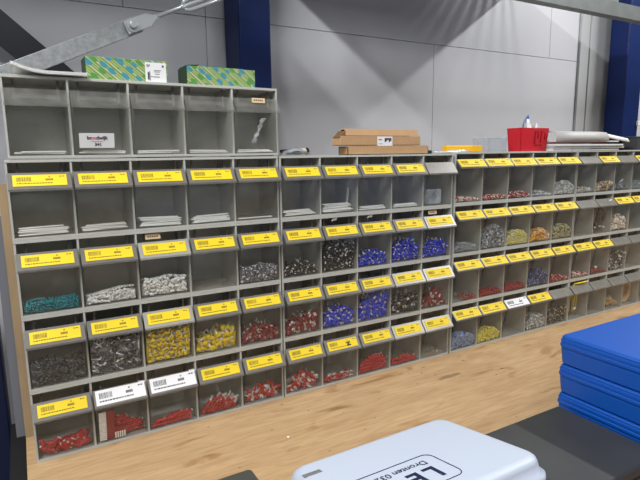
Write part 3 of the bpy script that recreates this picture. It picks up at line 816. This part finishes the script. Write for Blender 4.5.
hp(3, 4, .062, 'tube', ['darkblue', 'lightblue', 'navy_paint'], 'loose navy sleeves in a tall pile', 'navy_sleeves', sz=.0042, shape='dome', mix=.35)
hp(3, 5, .020, 'tube', ['red', 'dred', 'beige'], 'low layer of red sleeves right of the navy pile', 'red_sleeve_pile', sz=.0036, shape='low', mix=.35)
hp(4, 1, .050, 'tube', ['lightblue', 'bluegrey'], 'loose pale blue sleeves in the bottom row', 'pale_blue_sleeves', sz=.0044, shape='dome', mix=.3)
hp(4, 2, .046, 'tube', ['lemon', 'paleyellow'], 'loose lemon yellow sleeves right of the pale blue ones', 'lemon_sleeves', sz=.0042, shape='dome', mix=.3)
hp(4, 4, .056, 'ring', ['clearbits', 'white', 'grey'], 'loose clear grey rings in the bottom row below a yellow label', 'clear_rings', sz=.0044, shape='dome', mix=.5)
hp(4, 5, .060, 'flat', ['dgrey', 'clearbits', 'charcoal', 'tan'], 'dark tangled odds and ends in the bottom bin with a bare lip', 'odds_and_ends', sz=.006, shape='flat', mix=.5)
hp(1, 6, .018, 'ring', ['clearbits', 'tan', 'white'], 'few white and tan bits in the top right bin with bare lip', 'white_tan_bits', sz=.0042, shape='low', mix=.5, mound=False)
hp(1, 7, .034, 'tube', ['tan', 'white', 'clearbits', 'dgrey'], 'mixed tan and white pieces in the top right bin with a yellow label', 'tan_white_pieces', sz=.005, shape='right', mix=.6)
hp(1, 8, .022, 'ring', ['clearbits', 'dgrey'], 'loose grey bits around a clear ring in the top right bin', 'grey_bits', sz=.0046, shape='left', mix=.5, mound=False)
hp(1, 9, .03, 'ring', ['clearbits', 'bluegrey'], 'loose clear rings at the top right picture edge', 'edge_rings', sz=.0046, shape='flat', mix=.5)
hp(2, 8, .062, 'bead', ['beige', 'white'], 'loose beige caps heaped right of the black bundle', 'beige_caps', sz=.009, shape='dome', mix=.3)
hp(3, 6, .022, 'tube', ['red', 'white', 'beige'], 'loose red and white sleeves above the yellow wires', 'red_white_sleeves', sz=.004, shape='left', mix=.5)
hp(3, 7, .018, 'tube', ['dred', 'red', 'dgrey'], 'loose dark red sleeves under a single white cap', 'dark_red_bits', sz=.004, shape='low', mix=.5)
hp(3, 8, .07, 'flat', ['dgrey', 'white', 'black', 'silver'], 'black and silver hardware heaped near the right picture edge', 'black_silver_hardware', sz=.0075, shape='right', mix=.55)
hp(4, 8, .036, 'flat', ['tan', 'beige'], 'few tan wooden slips lying flat left of the tape roll', 'tan_slips', sz=.016, shape='flat', mix=.4, n=7, mound=False)
# single pieces
X, Z, cw, st = binorg(4, 1, 3)
b = MB(); b.tube([(.016*math.cos(a*PI/8), .002*math.sin(a), .016*math.sin(a*PI/8)) for a in range(16)], .004, 6, closed=True)
tag(b.build('clear_ring', ['clearbits'], None, (X+.072, .016, Z+.032), (.2, 0, .3)), 'clear white ring leaning in the top right bin', 'ring')
X, Z, cw, st = binorg(4, 2, 2)
b = MB(); rq = random.Random(21)
for q in range(9):
    rr = .012+q*.0038; ph = rq.uniform(0, 6)
    b.tube([(min(.046, rr*1.1)*math.cos(a*PI/9)+rq.uniform(-.003, .003), .018*math.sin(a*PI/9+ph), .043*math.sin(a*PI/9)*(.45+.06*q)+rq.uniform(-.003, .003)) for a in range(18)], .006, 6, closed=True)
tag(b.build('black_cable_bundle', ['black_rubber'], None, (X+.0602, .036, Z+.064)), 'coiled black cable bundle filling a far right bin', 'cable')
for q, (u, v) in enumerate(((.03, .03), (.062, .032), (.085, .028))):
    o = MB().lathe([(.002, -.003), (.0045, 0), (.002, .003)], 8).build('white_plug', ['white'], None, (X+u, -.0035+.014, Z+v))
    tag(o, 'small white plug showing in front of the coiled black cable', 'plug', 'white plugs before the black cable')
X, Z, cw, st = binorg(4, 3, 2)
tag(MB().lathe([(.003, -.005), (.005, -.002), (.005, .004), (.002, .006)], 10).build('white_bushing', ['white'], None, (X+.055, .011, Z+.031)), 'single white bushing on the dark red bits', 'bushing')
X, Z, cw, st = binorg(4, 4, 4)
b = MB()
prof = [(.046, -.012), (.05, -.012), (.05, .012), (.046, .012), (.033, .012), (.033, -.012)]
n = 28
for i, p in enumerate(prof):
    q = prof[(i+1) % len(prof)]
    V = []
    for k in range(n):
        a = 2*PI*k/n
        V += [(p[0]*math.cos(a), p[1], p[0]*math.sin(a)), (q[0]*math.cos(a), q[1], q[0]*math.sin(a))]
    b.add(V, [(2*k, 2*k+1, (2*k+3) % (2*n), (2*k+2) % (2*n)) for k in range(n)], 0 if i < 3 else 1, None, True)
tag(b.build('tape_roll', ['beige', 'tan'], None, (X+.0605, .035, Z+.062), (0, 0, .1)), 'beige roll of tape standing on edge in the bottom right bin', 'tape roll')
X, Z, cw, st = binorg(4, 4, 1)
for q in range(5):
    b = MB(); r_ = random.Random(q)
    pts = [(.026+q*.013+r_.uniform(-.003, .003), .020, .03), (.022+q*.014, .018, .09), (.026+q*.014, .012, .128), (.038+q*.014, .002, .1485), (.056+q*.012, -.010, .152)]
    b.tube(pts, .0026, 6)
    tag(b.build('yellow_wire', ['yellow'], None, (X, .001, Z)), 'yellow wire curling out over the lip of the bottom right cabinet', 'wire', 'yellow wires in the bottom right cabinet')
tag(MB().lathe([(.003, -.006), (.004, -.003), (.004, .006)], 8).build('white_bit', ['white'], None, (X+.05, .008, Z+.045), (0, 1.1, 0)), 'small white sleeve on the yellow wires in the bottom right bin', 'sleeve')

# ------------------------------------------------------------------ things on top of the cabinets
TU = 4*P1+.0022+.1632+.0006
T1 = 4*P1
T3 = 4*P3
# crumpled film in the last bin of the topmost cabinet
X, Z, cw, st = binorg(0, 1, 5)
rq = random.Random(5); g_ = []
for i in range(10):
    u = i/9; g_.append([(X+.055+.03*u+rq.uniform(-.003, .003)+w_, .012+rq.uniform(-.004, .004), Z+.03+.062*u) for w_ in (-.004, 0, .004)])
tag(MB().sheet(g_, .0006).build('film_strip', ['clearbag']), 'crumpled clear film strip in the right end bin of the topmost cabinet', 'film')
# booklet
def booklet_pt(u, v, dz):
    x = .026+u*.138; y = -.012+v*.10
    lift = .015*max(0, 1-u/.5)**2*(1-.35*v)
    return (x+.01*max(0, .25-u), y, TU+.0035+lift+dz)
t = thing('booklet', 'white paper booklet with a curled corner on the topmost cabinet', 'booklet', (0, 0, 0))
for nm, dz in (('cover', 0), ('page', .0016), ('page', .0031), ('page', .0046)):
    MB().sheet([[booklet_pt(i/14, j/4, dz*(1 if nm != 'page' else 1)) for j in range(5)] for i in range(15)], .0011).build(nm, ['paper'], t)
# cartons
def carton(loc, rz, w, d, h, label, lab, openlid):
    t = thing('carton', label, 'carton', loc, rz)
    MB().box(0, 0, 0, w, d, h).build('body', [M['carton']], t, bevel=.001)
    o = MB().box(-.0008, .001, .0005, -.0001, d-.001, h-.001).build('end_flap', ['green_side'], t); o['label'] = 'dark green end flap'
    if openlid:
        MB().prism([(.0, h+.0003), (.025, h+.0003), (.03, h+.004), (.0, h+.0015)], .0, d*.9, 'y').build('lid_flap', ['green_side'], t)
        MB().box(.03, .002, h+.0002, w-.03, d-.004, h+.0016).build('lid_flap', ['carton'], t)
    if lab:
        o = MB().box(w-.049, -.0008, .0015, w-.003, -.0001, h-.004).build('label_sticker', ['white_card'], t); o['label'] = 'white address sticker'
        b = MB()
        for (x, z, ww, hh) in ((-.046, .036, .008, .002), (-.046, .033, .006, .001), (-.044, .006, .003, .016), (-.040, .004, .0012, .02), (-.012, .034, .004, .004), (-.03, .026, .016, .001), (-.03, .023, .013, .001), (-.028, .018, .01, .001), (-.038, .012, .02, .0012)):
            b.box(w+x, -.0012, z, w+x+ww, -.0007, z+hh)
        b.build('label_print', ['print_dark'], t)
    return t
carton((.166, .014, TU), .02, .170, .062, .047, 'green and teal patterned carton with a white sticker, left of its twin', True, False)
carton((.380, .014, TU), .03, .170, .068, .042, 'green and teal patterned carton with no sticker, right of its twin', False, True)

# bag and plug
bm_ = MB(); g_ = []
rnd = random.Random(4)
for i in range(9):
    row = []
    for j in range(6):
        u, v = i/8, j/5
        row.append((.62+u*.085, .012+v*.06, T1+.002+.018*math.sin(PI*u)*math.sin(PI*min(1, v+.15))+rnd.uniform(0, .004)))
    g_.append(row)
tag(bm_.sheet(g_, .0006).build('plastic_bag', ['clearbag']), 'small crumpled clear plastic bag lying by the black plug', 'bag')
t = thing('cable_plug', 'black plug with a cream end lying behind the clear bag', 'plug', (.690, .085, T1+.012))
t.rotation_euler = (0, PI/2, .05)
MB().lathe([(.004, -.045), (.006, -.02), (.0095, 0), (.0095, .012), (.008, .013)], 10).build('grip', ['black_rubber'], t)
MB().lathe([(.0088, .013), (.0088, .034), (.006, .034)], 10).build('end_sleeve', ['beige'], t)['label'] = 'cream end sleeve'
MB().lathe([(.0095, .034), (.0095, .042)], 10).build('cap', ['black_rubber'], t)

# cardboard
t = thing('cardboard_tray', 'shallow brown cardboard tray underneath another cardboard box', 'cardboard box', (.822, .02, T1))
w_, d_, h_ = .292, .048, .024
b = MB(); b.box(0, 0, 0, w_, d_, .002); b.box(0, 0, 0, w_, .002, h_); b.box(0, d_-.002, 0, w_, d_, h_); b.box(0, 0, 0, .002, d_, h_-.003); b.box(w_-.002, 0, 0, w_, d_, h_-.003)
for k in range(24): b.box(.004+k*.012, -.0004, h_-.0003, .010+k*.012, .0024, h_+.0012)
b.build('tray_body', ['cardboard'], t)
t = thing('cardboard_box', 'brown cardboard box with open lid and white sticker atop a tray', 'cardboard box', (.80, .022, T1+.0262))
w_, d_, h_ = .284, .044, .026
b = MB(); b.box(0, 0, 0, w_, d_, .002); b.box(0, 0, 0, w_, .002, h_); b.box(0, d_-.002, 0, w_, d_, h_); b.box(0, .002, 0, .002, d_-.002, h_-.006); b.box(w_-.002, .002, 0, w_, d_-.002, h_)
b.build('box_body', ['cardboard'], t, bevel=.0006)
b = MB(); b.prism([(.0, h_+.001), (.006, h_+.019), (d_*.55, h_+.021), (d_, h_+.003), (d_, h_+.001), (d_*.55, h_+.018), (.009, h_+.0165), (.003, h_+.001)], .018, w_-.006, 'x')
b.build('lid', ['cardboard'], t, bevel=.0005)
b = MB(); b.prism([(.0, h_-.004), (.018, h_+.014), (.022, h_+.001), (.004, h_-.006)], .003, .041, 'y'); b.build('side_flap', ['kraft_dark'], t)
o = MB().box(.124, -.0007, -.002, .178, -.0001, h_-.001).build('sticker', ['white_card'], t); o['label'] = 'white sticker'
b = MB()
for k in range(5): b.box(.15+k*.005, -.0011, .009+(k % 3)*.003, .154+k*.005, -.0006, .021)
b.box(.128, -.0011, .015, .14, -.0006, .017); b.box(.128, -.0011, .004, .142, -.0006, .005)
b.build('sticker_print', ['print_dark'], t)

# steel tools
t = thing('cable_gland_tool', 'small black fitting beside the brown cardboard tray', 'fitting', (1.122, .05, T1))
MB().box(0, 0, 0, .035, .03, .011).build('body', ['black_rubber'], t, bevel=.002)
MB().lathe([(.005, 0), (.005, .022), (.003, .024)], 8).build('knob', ['black_rubber'], t, (.012, .012, .0))
t = thing('pliers', 'steel pliers lying open beside the yellow plastic bar', 'pliers', (1.16, .035, T1+.0045))
for s in (-1, 1):
    b = MB(); b.tube([(0, s*.012, 0), (.05, s*.010, 0), (.085, s*.003, .002*s), (.10, -s*.004, .002*s), (.135, -s*.003, .002*s)], [.0035, .004, .005, .006, .003], 8)
    b.build('handle', ['steel'], t)
MB().lathe([(.008, -.004), (.008, .006)], 12).build('pivot', ['steel'], t, (.091, 0, 0))
tag(MB().box(0, 0, 0, .17, .02, .0215).build('plastic_bar', ['yellow_tool'], None, (1.240, .075, T3), (0, 0, .02), bevel=.002), 'yellow plastic bar lying next to the clear box', 'bar')
t = thing('clear_box', 'empty clear plastic box left of the red bin', 'plastic box', (1.400, .045, T3), .0)
w_, d_, h_ = .088, .07, .046; k = .0015
b = MB(); b.box(0, 0, 0, w_, d_, k); b.box(0, 0, 0, w_, k, h_); b.box(0, d_-k, 0, w_, d_, h_); b.box(0, 0, 0, k, d_, h_); b.box(w_-k, 0, 0, w_, d_, h_)
b.build('box_body', ['clearbox'], t); b = MB()
for a in ((-.002, -.002, w_+.002, .001), (-.002, d_-.001, w_+.002, d_+.002), (-.002, 0, .001, d_), (w_-.001, 0, w_+.002, d_)): b.box(a[0], a[1], h_, a[2], a[3], h_+.003)
b.build('rim', ['clearbag'], t)
# red bin
t = thing('red_bin', 'open red plastic bin with moulded lines on its front', 'plastic bin', (1.530, .02, T3))
b = MB(); wb, wt, h_, d_ = .132, .152, .080, .052; e = .007
def wallquad(p0, p1, q0, q1, n, th=.002):
    n = Vector(n)*th
    v = [Vector(p) for p in (p0, p1, q1, q0)]
    b.add([*v, *[p+n for p in v]], [(0, 1, 2, 3), (7, 6, 5, 4), (0, 4, 5, 1), (1, 5, 6, 2), (2, 6, 7, 3), (3, 7, 4, 0)])
wallquad((0, 0, 0), (wb, 0, 0), (-e, -.004, h_), (wb+e, -.004, h_), (0, 1, 0))
wallquad((0, d_, 0), (wb, d_, 0), (-e, d_+.004, h_), (wb+e, d_+.004, h_), (0, -1, 0))
wallquad((0, 0, 0), (0, d_, 0), (-e, -.004, h_), (-e, d_+.004, h_), (1, 0, 0))
wallquad((wb, 0, 0), (wb, d_, 0), (wb+e, -.004, h_), (wb+e, d_+.004, h_), (-1, 0, 0))
b.box(0, 0, 0, wb, d_, .002); b.build('tub', ['red_bin'], t)
b = MB()
for x, z0, z1 in ((.066, .026, .068), (.082, .044, .068), (.098, .030, .068), (.118, .04, .066)): b.box(x, -.0045, z0, x+.003, -.001, z1)
b.box(.07, -.0035, .02, .084, -.0005, .023); b.box(.094, -.0035, .02, .106, -.0005, .023); b.box(.066, -.0045, .066, .076, -.0015, .069); b.box(.096, -.0045, .066, .106, -.0015, .069)
b.build('moulded_lines', ['dred'], t)['label'] = 'darker moulded lines'
def crumple(name, mats, loc, r, h, seed, label, cat, group=None):
    rnd = random.Random(seed); b = MB(); n = 11; V = []; F = []
    prof = ((.55, 0), (.95, .35), (1, .6), (.8, .78), (.5, .9), (.15, 1))
    for (a, z) in prof:
        for k in range(n):
            q = a*r*rnd.uniform(.7, 1.15); V.append((q*math.cos(2*PI*k/n), q*.7*math.sin(2*PI*k/n), h*z*rnd.uniform(.93, 1.04)*(1 if z else 0)))
    for i in range(len(prof)-1):
        for k in range(n): F.append((i*n+k, i*n+(k+1) % n, (i+1)*n+(k+1) % n, (i+1)*n+k))
    F.append(tuple(range(n))[::-1]); F.append(tuple((len(prof)-1)*n+k for k in range(n)))
    b.add(V, F, 0)
    rn = random.Random(seed+1); b.m = [rn.choice(range(len(mats))) for _ in b.m]
    return tag(b.build(name, mats, None, loc), label, cat, group)
crumple('printed_bag', ['blue_bag', 'white', 'clearbag', 'white'], (1.588, .046, T3+.0025), .021, .122, 3, 'crumpled blue and white printed bag poking up out of the red bin', 'bag')
crumple('clear_wrap', ['clearbag', 'clearbag', 'white'], (1.634, .046, T3+.0025), .020, .098, 8, 'crumpled clear wrap sticking out of the red bin', 'wrap')
# papers
def sheetstack(x0, x1, y0, y1, z, th, m, label, curl=0, name='paper_folder', rz=0, cat='folder'):
    N = 12; g_ = []
    for i in range(N+1):
        u = i/N; x = x0+(x1-x0)*u
        g_.append([(x, y0+(y1-y0)*v, z+curl*(u**2)) for v in (0, .5, 1)])
    return tag(MB().sheet(g_, th).build(name, [m]), label, cat)
sheetstack(1.672, 2.075, .0, .10, T3+.004, .006, 'paper', 'white folder at the bottom of the paper pile right of the red bin')
sheetstack(1.675, 2.10, -.005, .10, T3+.0125, .0065, 'paper_grey', 'greyish folder second from bottom of the paper pile')
sheetstack(1.674, 2.085, -.01, .10, T3+.021, .006, 'paper', 'white folder third from bottom of the paper pile')
sheetstack(1.676, 1.98, 0, .10, T3+.0285, .003, 'dred', 'thin dark red folder in the middle of the paper pile')
t = thing('rolled_paper', 'thick folded sheaf of white paper on top of the pile', 'paper', (0, 0, 0))
g_ = []
pr = [(-.01, .034), (-.012, .052), (.0, .066), (.03, .07), (.09, .071)]
for x in (1.676, 1.80, 1.90, 1.985): g_.append([(x, y, T3+z) for y, z in pr])
MB().sheet(g_, .003).build('outer_sheet', ['paper_grey'], t)
MB().sheet([[(1.68, -.006, T3+.0345), (1.68, .09, T3+.0345)], [(2.06, -.006, T3+.0345), (2.06, .09, T3+.0345)]], .004).build('inner_sheet', ['paper'], t)
g_ = [[(1.975+.17*u, y+.01*u, T3+z-.018*u) for y, z in ((-.008, .05), (.0, .062), (.03, .066), (.09, .068))] for u in (0, .3, .6, 1)]
MB().sheet(g_, .004).build('page_edge', ['white'], t)
# black and grey boxes at right
t = thing('black_box', 'black box standing on the far right cabinet behind the papers', 'box', (2.07, .075, T3))
MB().box(0, 0, 0, .22, .04, .050).build('body', ['black_rubber'], t, bevel=.003); MB().box(.002, .002, .0502, .218, .038, .054).build('lid', ['black_rubber'], t, bevel=.001)
t = thing('grey_box', 'charcoal plastic box with a slot at the right picture edge', 'box', (2.205, .0, T3))
MB().box(0, 0, 0, .20, .066, .048).build('body', ['charcoal'], t, bevel=.003)
MB().box(.055, -.0008, .018, .06, .0005, .034).build('slot', ['black_rubber'], t)
MB().box(-.002, -.002, .0482, .202, .068, .054).build('lid', ['charcoal'], t, bevel=.002)

# ------------------------------------------------------------------ brace behind the cabinets
YB = .28
t = thing('turnbuckle_brace', 'galvanised flat bar brace with a turnbuckle crossing at upper left', 'brace', (-.05, YB, .78))
A_ = Vector((-.14, 0, .775)); 
def seg2(p, q): return (Vector((q[0], 0, q[1]))-Vector((p[0], 0, p[1])))
p0 = (-.22, .745); pb = (.318, .995); dirv = Vector((pb[0]-p0[0], 0, pb[1]-p0[1])).normalized()
ang = math.atan2(dirv.z, dirv.x)
off = Vector((-.05, YB, .78))
def rotm(p, y=0): return Matrix.Translation(Vector((p[0], YB+y, p[1]))-off) @ Matrix.Rotation(-ang, 4, 'Y')
L0 = (Vector((pb[0]-p0[0], 0, pb[1]-p0[1]))).length
MB().box(0, -.003, -.021, L0+.02, .003, .021, 0, rotm(p0)).build('flat_bar', ['galv'], t, bevel=.001)
MB().prism([(-.02, -.017), (.045, -.017), (.06, -.008), (.075, -.005), (.075, .005), (.06, .008), (.045, .017), (-.02, .017)], -.012, -.0045, 'y', 0, rotm(pb)).build('fork_plate', ['steel'], t, bevel=.001)
rx = Matrix.Rotation(PI/2, 4, 'X')
MB().lathe([(.017, .012), (.017, .0155)], 20, 0, rotm(pb) @ rx).build('washer', ['steel'], t)
MB().lathe([(.0105, .0155), (.0105, .024), (.008, .0255)], 6, 0, rotm(pb) @ rx).build('bolt', ['steel'], t, bevel=.0005)
MB().tube([(.07, -.008, 0), (.30, -.008, 0)], .0055, 8, 0, rotm(pb)).build('threaded_rod', ['steel'], t)
b = MB(); b.lathe([(.008, 0), (.008, .014)], 6, 0, rotm(pb) @ Matrix.Translation((.142, -.008, 0)) @ Matrix.Rotation(PI/2, 4, 'Y'))
for s in (-1, 1):
    b.tube([(.15, -.008, s*.004), (.158, -.008, s*.012), (.17, -.008, s*.0145), (.33, -.008, s*.0145)], .0055, 8, 0, rotm(pb))
b.build('turnbuckle_frame', ['steel'], t, bevel=0)
t = thing('diagonal_brace', 'dark flat steel brace sloping down behind the galvanised bar at upper left', 'brace', (0, .42, 1.0))
mx = Matrix.Translation((0, 0, 0)) @ Matrix.Rotation(math.radians(42), 4, 'Y')
MB().box(-.45, -.004, -.037, .62, .004, .037, 0, Matrix.Translation((.02, 0, -.013)) @ mx).build('flat_bar', ['dark_steel'], t, bevel=.001)
MB().box(.44, -.004, -1.9, .50, .06, -.3).build('post', ['dark_steel'], t)

# ------------------------------------------------------------------ things on the bench
def rounded(w, d, r, n=5):
    p = []
    for cx, cy, a0 in ((w-r, r, -PI/2), (w-r, d-r, 0), (r, d-r, PI/2), (r, r, PI)):
        for k in range(n+1):
            a = a0+PI/2*k/n; p.append((cx+r*math.cos(a), cy+r*math.sin(a)))
    return p
def loftbox(levels, n=5):
    """levels: (z, inset, radius) over a w x d footprint"""
    def f(w, d):
        b = MB(); rings = []
        for z, ins, r in levels:
            P = [(x+ins, y+ins, z) for x, y in rounded(w-2*ins, d-2*ins, r, n)]
            rings.append(P)
        m = len(rings[0]); V = [p for R in rings for p in R]
        F = [tuple(range(m))[::-1], tuple((len(rings)-1)*m+k for k in range(m))]
        b.add(V, F, 0)
        F2 = [(i*m+k, i*m+(k+1) % m, (i+1)*m+(k+1) % m, (i+1)*m+k) for i in range(len(rings)-1) for k in range(m)]
        b0 = len(b.v)-len(V)
        for q in F2: b.f.append(tuple(b0+i for i in q)); b.m.append(0); b.sm.append(False)
        return b
    return f

CX, CYB, SL = .742, -.458, .175      # right end, back edge, slope of the lid (rising towards the front)
t = thing('plastic_case', 'pale grey-blue plastic case with a framed company print on its lid', 'case', (CX, CYB, 0), PI)
# case local frame: x runs towards picture left, y towards the camera
CW, CD = .372, .262
body = loftbox([(0, .018, .03), (.004, .013, .03), (.075, .008, .03), (.078, .006, .03)])(CW, CD)
lid = loftbox([(.0785, .0, .028), (.086, -.003, .03), (.092, -.002, .03), (.094, .004, .03), (.108, .007, .03), (.115, .010, .028), (.119, .015, .025), (.1205, .022, .020)], 7)(CW, CD)
for b in (body, lid): b.v = [(x, y, z+SL*y*min(1, z/.1)) for x, y, z in b.v]
body.build('tub', ['case'], t)
o = lid.build('lid', ['case'], t)
for p in o.data.polygons: p.use_smooth = len(p.vertices) == 4
cs = 1/math.sqrt(1+SL*SL)
def onlid(x, y, dz=.0004):
    """matrix on the sloped lid: x to picture left, y towards the camera"""
    return Matrix(((1, 0, 0, x), (0, cs, -SL*cs, y), (0, SL*cs, cs, .1205+SL*y+dz), (0, 0, 0, 1)))
FX, FY = .148, .124      # rounded frame: its corner nearest the back right
b = MB(); P = rounded(.205, .092, .016, 6)
b.tube([(x, y, 0) for x, y in P], .0009, 4, closed=True)
o = b.build('printed_frame', ['ink'], t); o.matrix_local = onlid(FX, FY)
text('printed_town', 'Dronten 0321', .0196, 'ink', t, onlid(.1705, .146), align='LEFT', bold=.0001)
text('printed_name', 'L', .050, 'ink', t, onlid(.1725, .180), align='LEFT', bold=.0014)
text('printed_name', 'E', .050, 'ink', t, onlid(.206, .180), align='LEFT', bold=.0014)
b = MB(); b.box(0, 0, -.0003, .034, .011, .0003)
o = b.build('vent_label', ['grey_strip'], t); o.matrix_local = onlid(.322, .050); o['label'] = 'small grey printed sticker'
b = MB()
for k in range(6): b.box(.003+k*.005, .003, 0, .006+k*.005, .0085, .0006)
o = b.build('vent_print', ['lip_bare'], t); o.matrix_local = onlid(.322, .050)

# three blue cases, stacked
BH = .0735
for k, lb in enumerate(('bottom blue plastic case of the stack of three, partly behind the black case', 'middle blue plastic case in the stack of three', 'topmost blue plastic case with the bright bare lid, at right')):
    t = thing('blue_case', lb, 'case', (1.122+.002*(2-k), -.95, k*BH), group='stacked blue cases')
    del t['group']
    w_, d_ = .62, .497
    loftbox([(0, .010, .010), (.004, .005, .012), (.040, .002, .012), (.042, .005, .012)])(w_, d_).build('tub', ['blue_case'], t)
    loftbox([(.0425, .002, .012), (.047, .000, .012), (.052, .000, .012), (.0535, .002, .012), (.0555, .002, .012), (.057, .001, .012), (.0625, .001, .012), (.064, .0035, .012), (.066, .0035, .012), (.0675, .0025, .012), (.071, .0045, .012), (BH-.0006, .009, .010)])(w_, d_).build('lid', ['blue_case'], t)
t = thing('black_case', 'flat black case lying on the bench against the blue cases', 'case', (.835, -.715, 0))
loftbox([(0, .003, .004), (.004, 0, .004), (.046, 0, .004), (.05, .003, .004)], 3)(.27, .24).build('shell', ['black_case'], t)
MB().box(-.0008, -.0012, .024, .2708, -.0002, .027).build('seam', ['black_rubber'], t)
t = thing('dark_tray', 'dark grey flat case at the bottom edge, left of the pale case', 'case', (.066, -.453, 0))
loftbox([(0, .003, .006), (.003, 0, .006), (.026, 0, .006), (.03, .004, .006)], 3)(.312, .155).build('shell', ['dark_case'], t)
MB().box(.03, .02, .0302, .27, .135, .032).build('lid_panel', ['dark_case'], t, bevel=.001)
tag(MB().lathe([(.001, 0), (.0032, .0012), (.0035, .003), (.0015, .0042)], 7).build('white_crumb', ['white'], None, (.516, -.19, 0)), 'tiny white plastic crumb alone on the bare plywood', 'crumb')
rnd = random.Random(9)
for k, (x, y) in enumerate(((.37, .0-.045), (.62, -.10), (.745, -.22), (.99, -.055))):
    tag(MB().lathe([(.0008, 0), (.0016, .0006), (.0008, .0012)], 6).build('dark_speck', ['black_rubber'], None, (x, y, 0)), 'tiny dark speck of dirt on the plywood', 'crumb', 'dark specks on the bench')

# ------------------------------------------------------------------ light
def area(name, loc, rot, sx, sy, power, col=(1, 1, 1)):
    l = bpy.data.lights.new(name, 'AREA'); l.shape = 'RECTANGLE'; l.size = sx; l.size_y = sy; l.energy = power; l.color = col
    o = bpy.data.objects.new(name, l); COL.objects.link(o); o.location = loc; o.rotation_euler = rot; return o
area('ceiling_tube', (-.88, -1.1, 2.45), (0, math.radians(-40), 0), .08, 2.2, 104, (1, .995, .985))
area('ceiling_tube', (3.55, -1.1, 2.45), (0, math.radians(40), 0), .08, 2.2, 92, (1, .995, .985))
area('front_fill', (.8, -3.0, 2.75), (math.radians(54), 0, 0), 3.5, .8, 30, (1, 1, .995))  # added fill from behind the camera, brightens the bin interiors
area('bay_lamp', (1.93, .26, 1.64), (0, 0, 0), .05, .05, .8, (1, 1, .995))
def deck(x0, x1, label):  # out-of-view plates, added to cast shade on the back wall
    t = thing('shade_deck', label, 'deck', (x0, .0, 1.188))
    MB().box(0, .002, .172, x1-x0, .48, .19).build('plate', ['deck'], t)
    for x in (.06, x1-x0-.1): MB().box(x, .004, 0, x+.04, .03, .172).build('bearer', ['deck'], t)
deck(.69, 1.56, 'unseen deck plate added above the overhead beam to shade the middle of the wall')
t = thing('shade_slats', 'unseen slats added above the overhead beam to streak the light on the wall', 'deck', (1.58, 0, 1.188))
for k in range(10): MB().box(k*.045, .002, .172, k*.045+.018, .48, .19).build('slat', ['deck'], t)  # out-of-view slats, spaced to cut the lamp light into streaks
MB().box(0, .004,   .0, .425, .03, .1715).build('bearer', ['deck'], t)
deck(-1.9, .44, 'unseen deck plate added above the overhead beam to dim the left wall')
w = bpy.data.worlds.new('hall'); SC.world = w; w.use_nodes = True
w.node_tree.nodes['Background'].inputs[0].default_value = (.93, .96, 1, 1)
w.node_tree.nodes['Background'].inputs[1].default_value = .18

# ------------------------------------------------------------------ camera
cam = bpy.data.cameras.new('camera'); co = bpy.data.objects.new('camera', cam); COL.objects.link(co)
cam.sensor_width = 36; cam.lens = 522.184*36/640; cam.clip_start = .02
a, bb, c = -.520556, -.1644249, .0123972
R = Matrix.Rotation(a, 4, 'Z') @ Matrix.Rotation(bb, 4, 'X') @ Matrix.Rotation(c, 4, 'Y')
co.matrix_world = Matrix.Translation((.0207276, -1.216372, .6599154)) @ R @ Matrix.Rotation(PI/2, 4, 'X')
SC.camera = co
SC.view_settings.view_transform = 'Standard'; SC.view_settings.look = 'None'; SC.view_settings.gamma = 1; SC.view_settings.exposure = -.22
SC.view_settings.use_curve_mapping = False
SC.cycles.max_bounces = 8; SC.cycles.transparent_max_bounces = 24
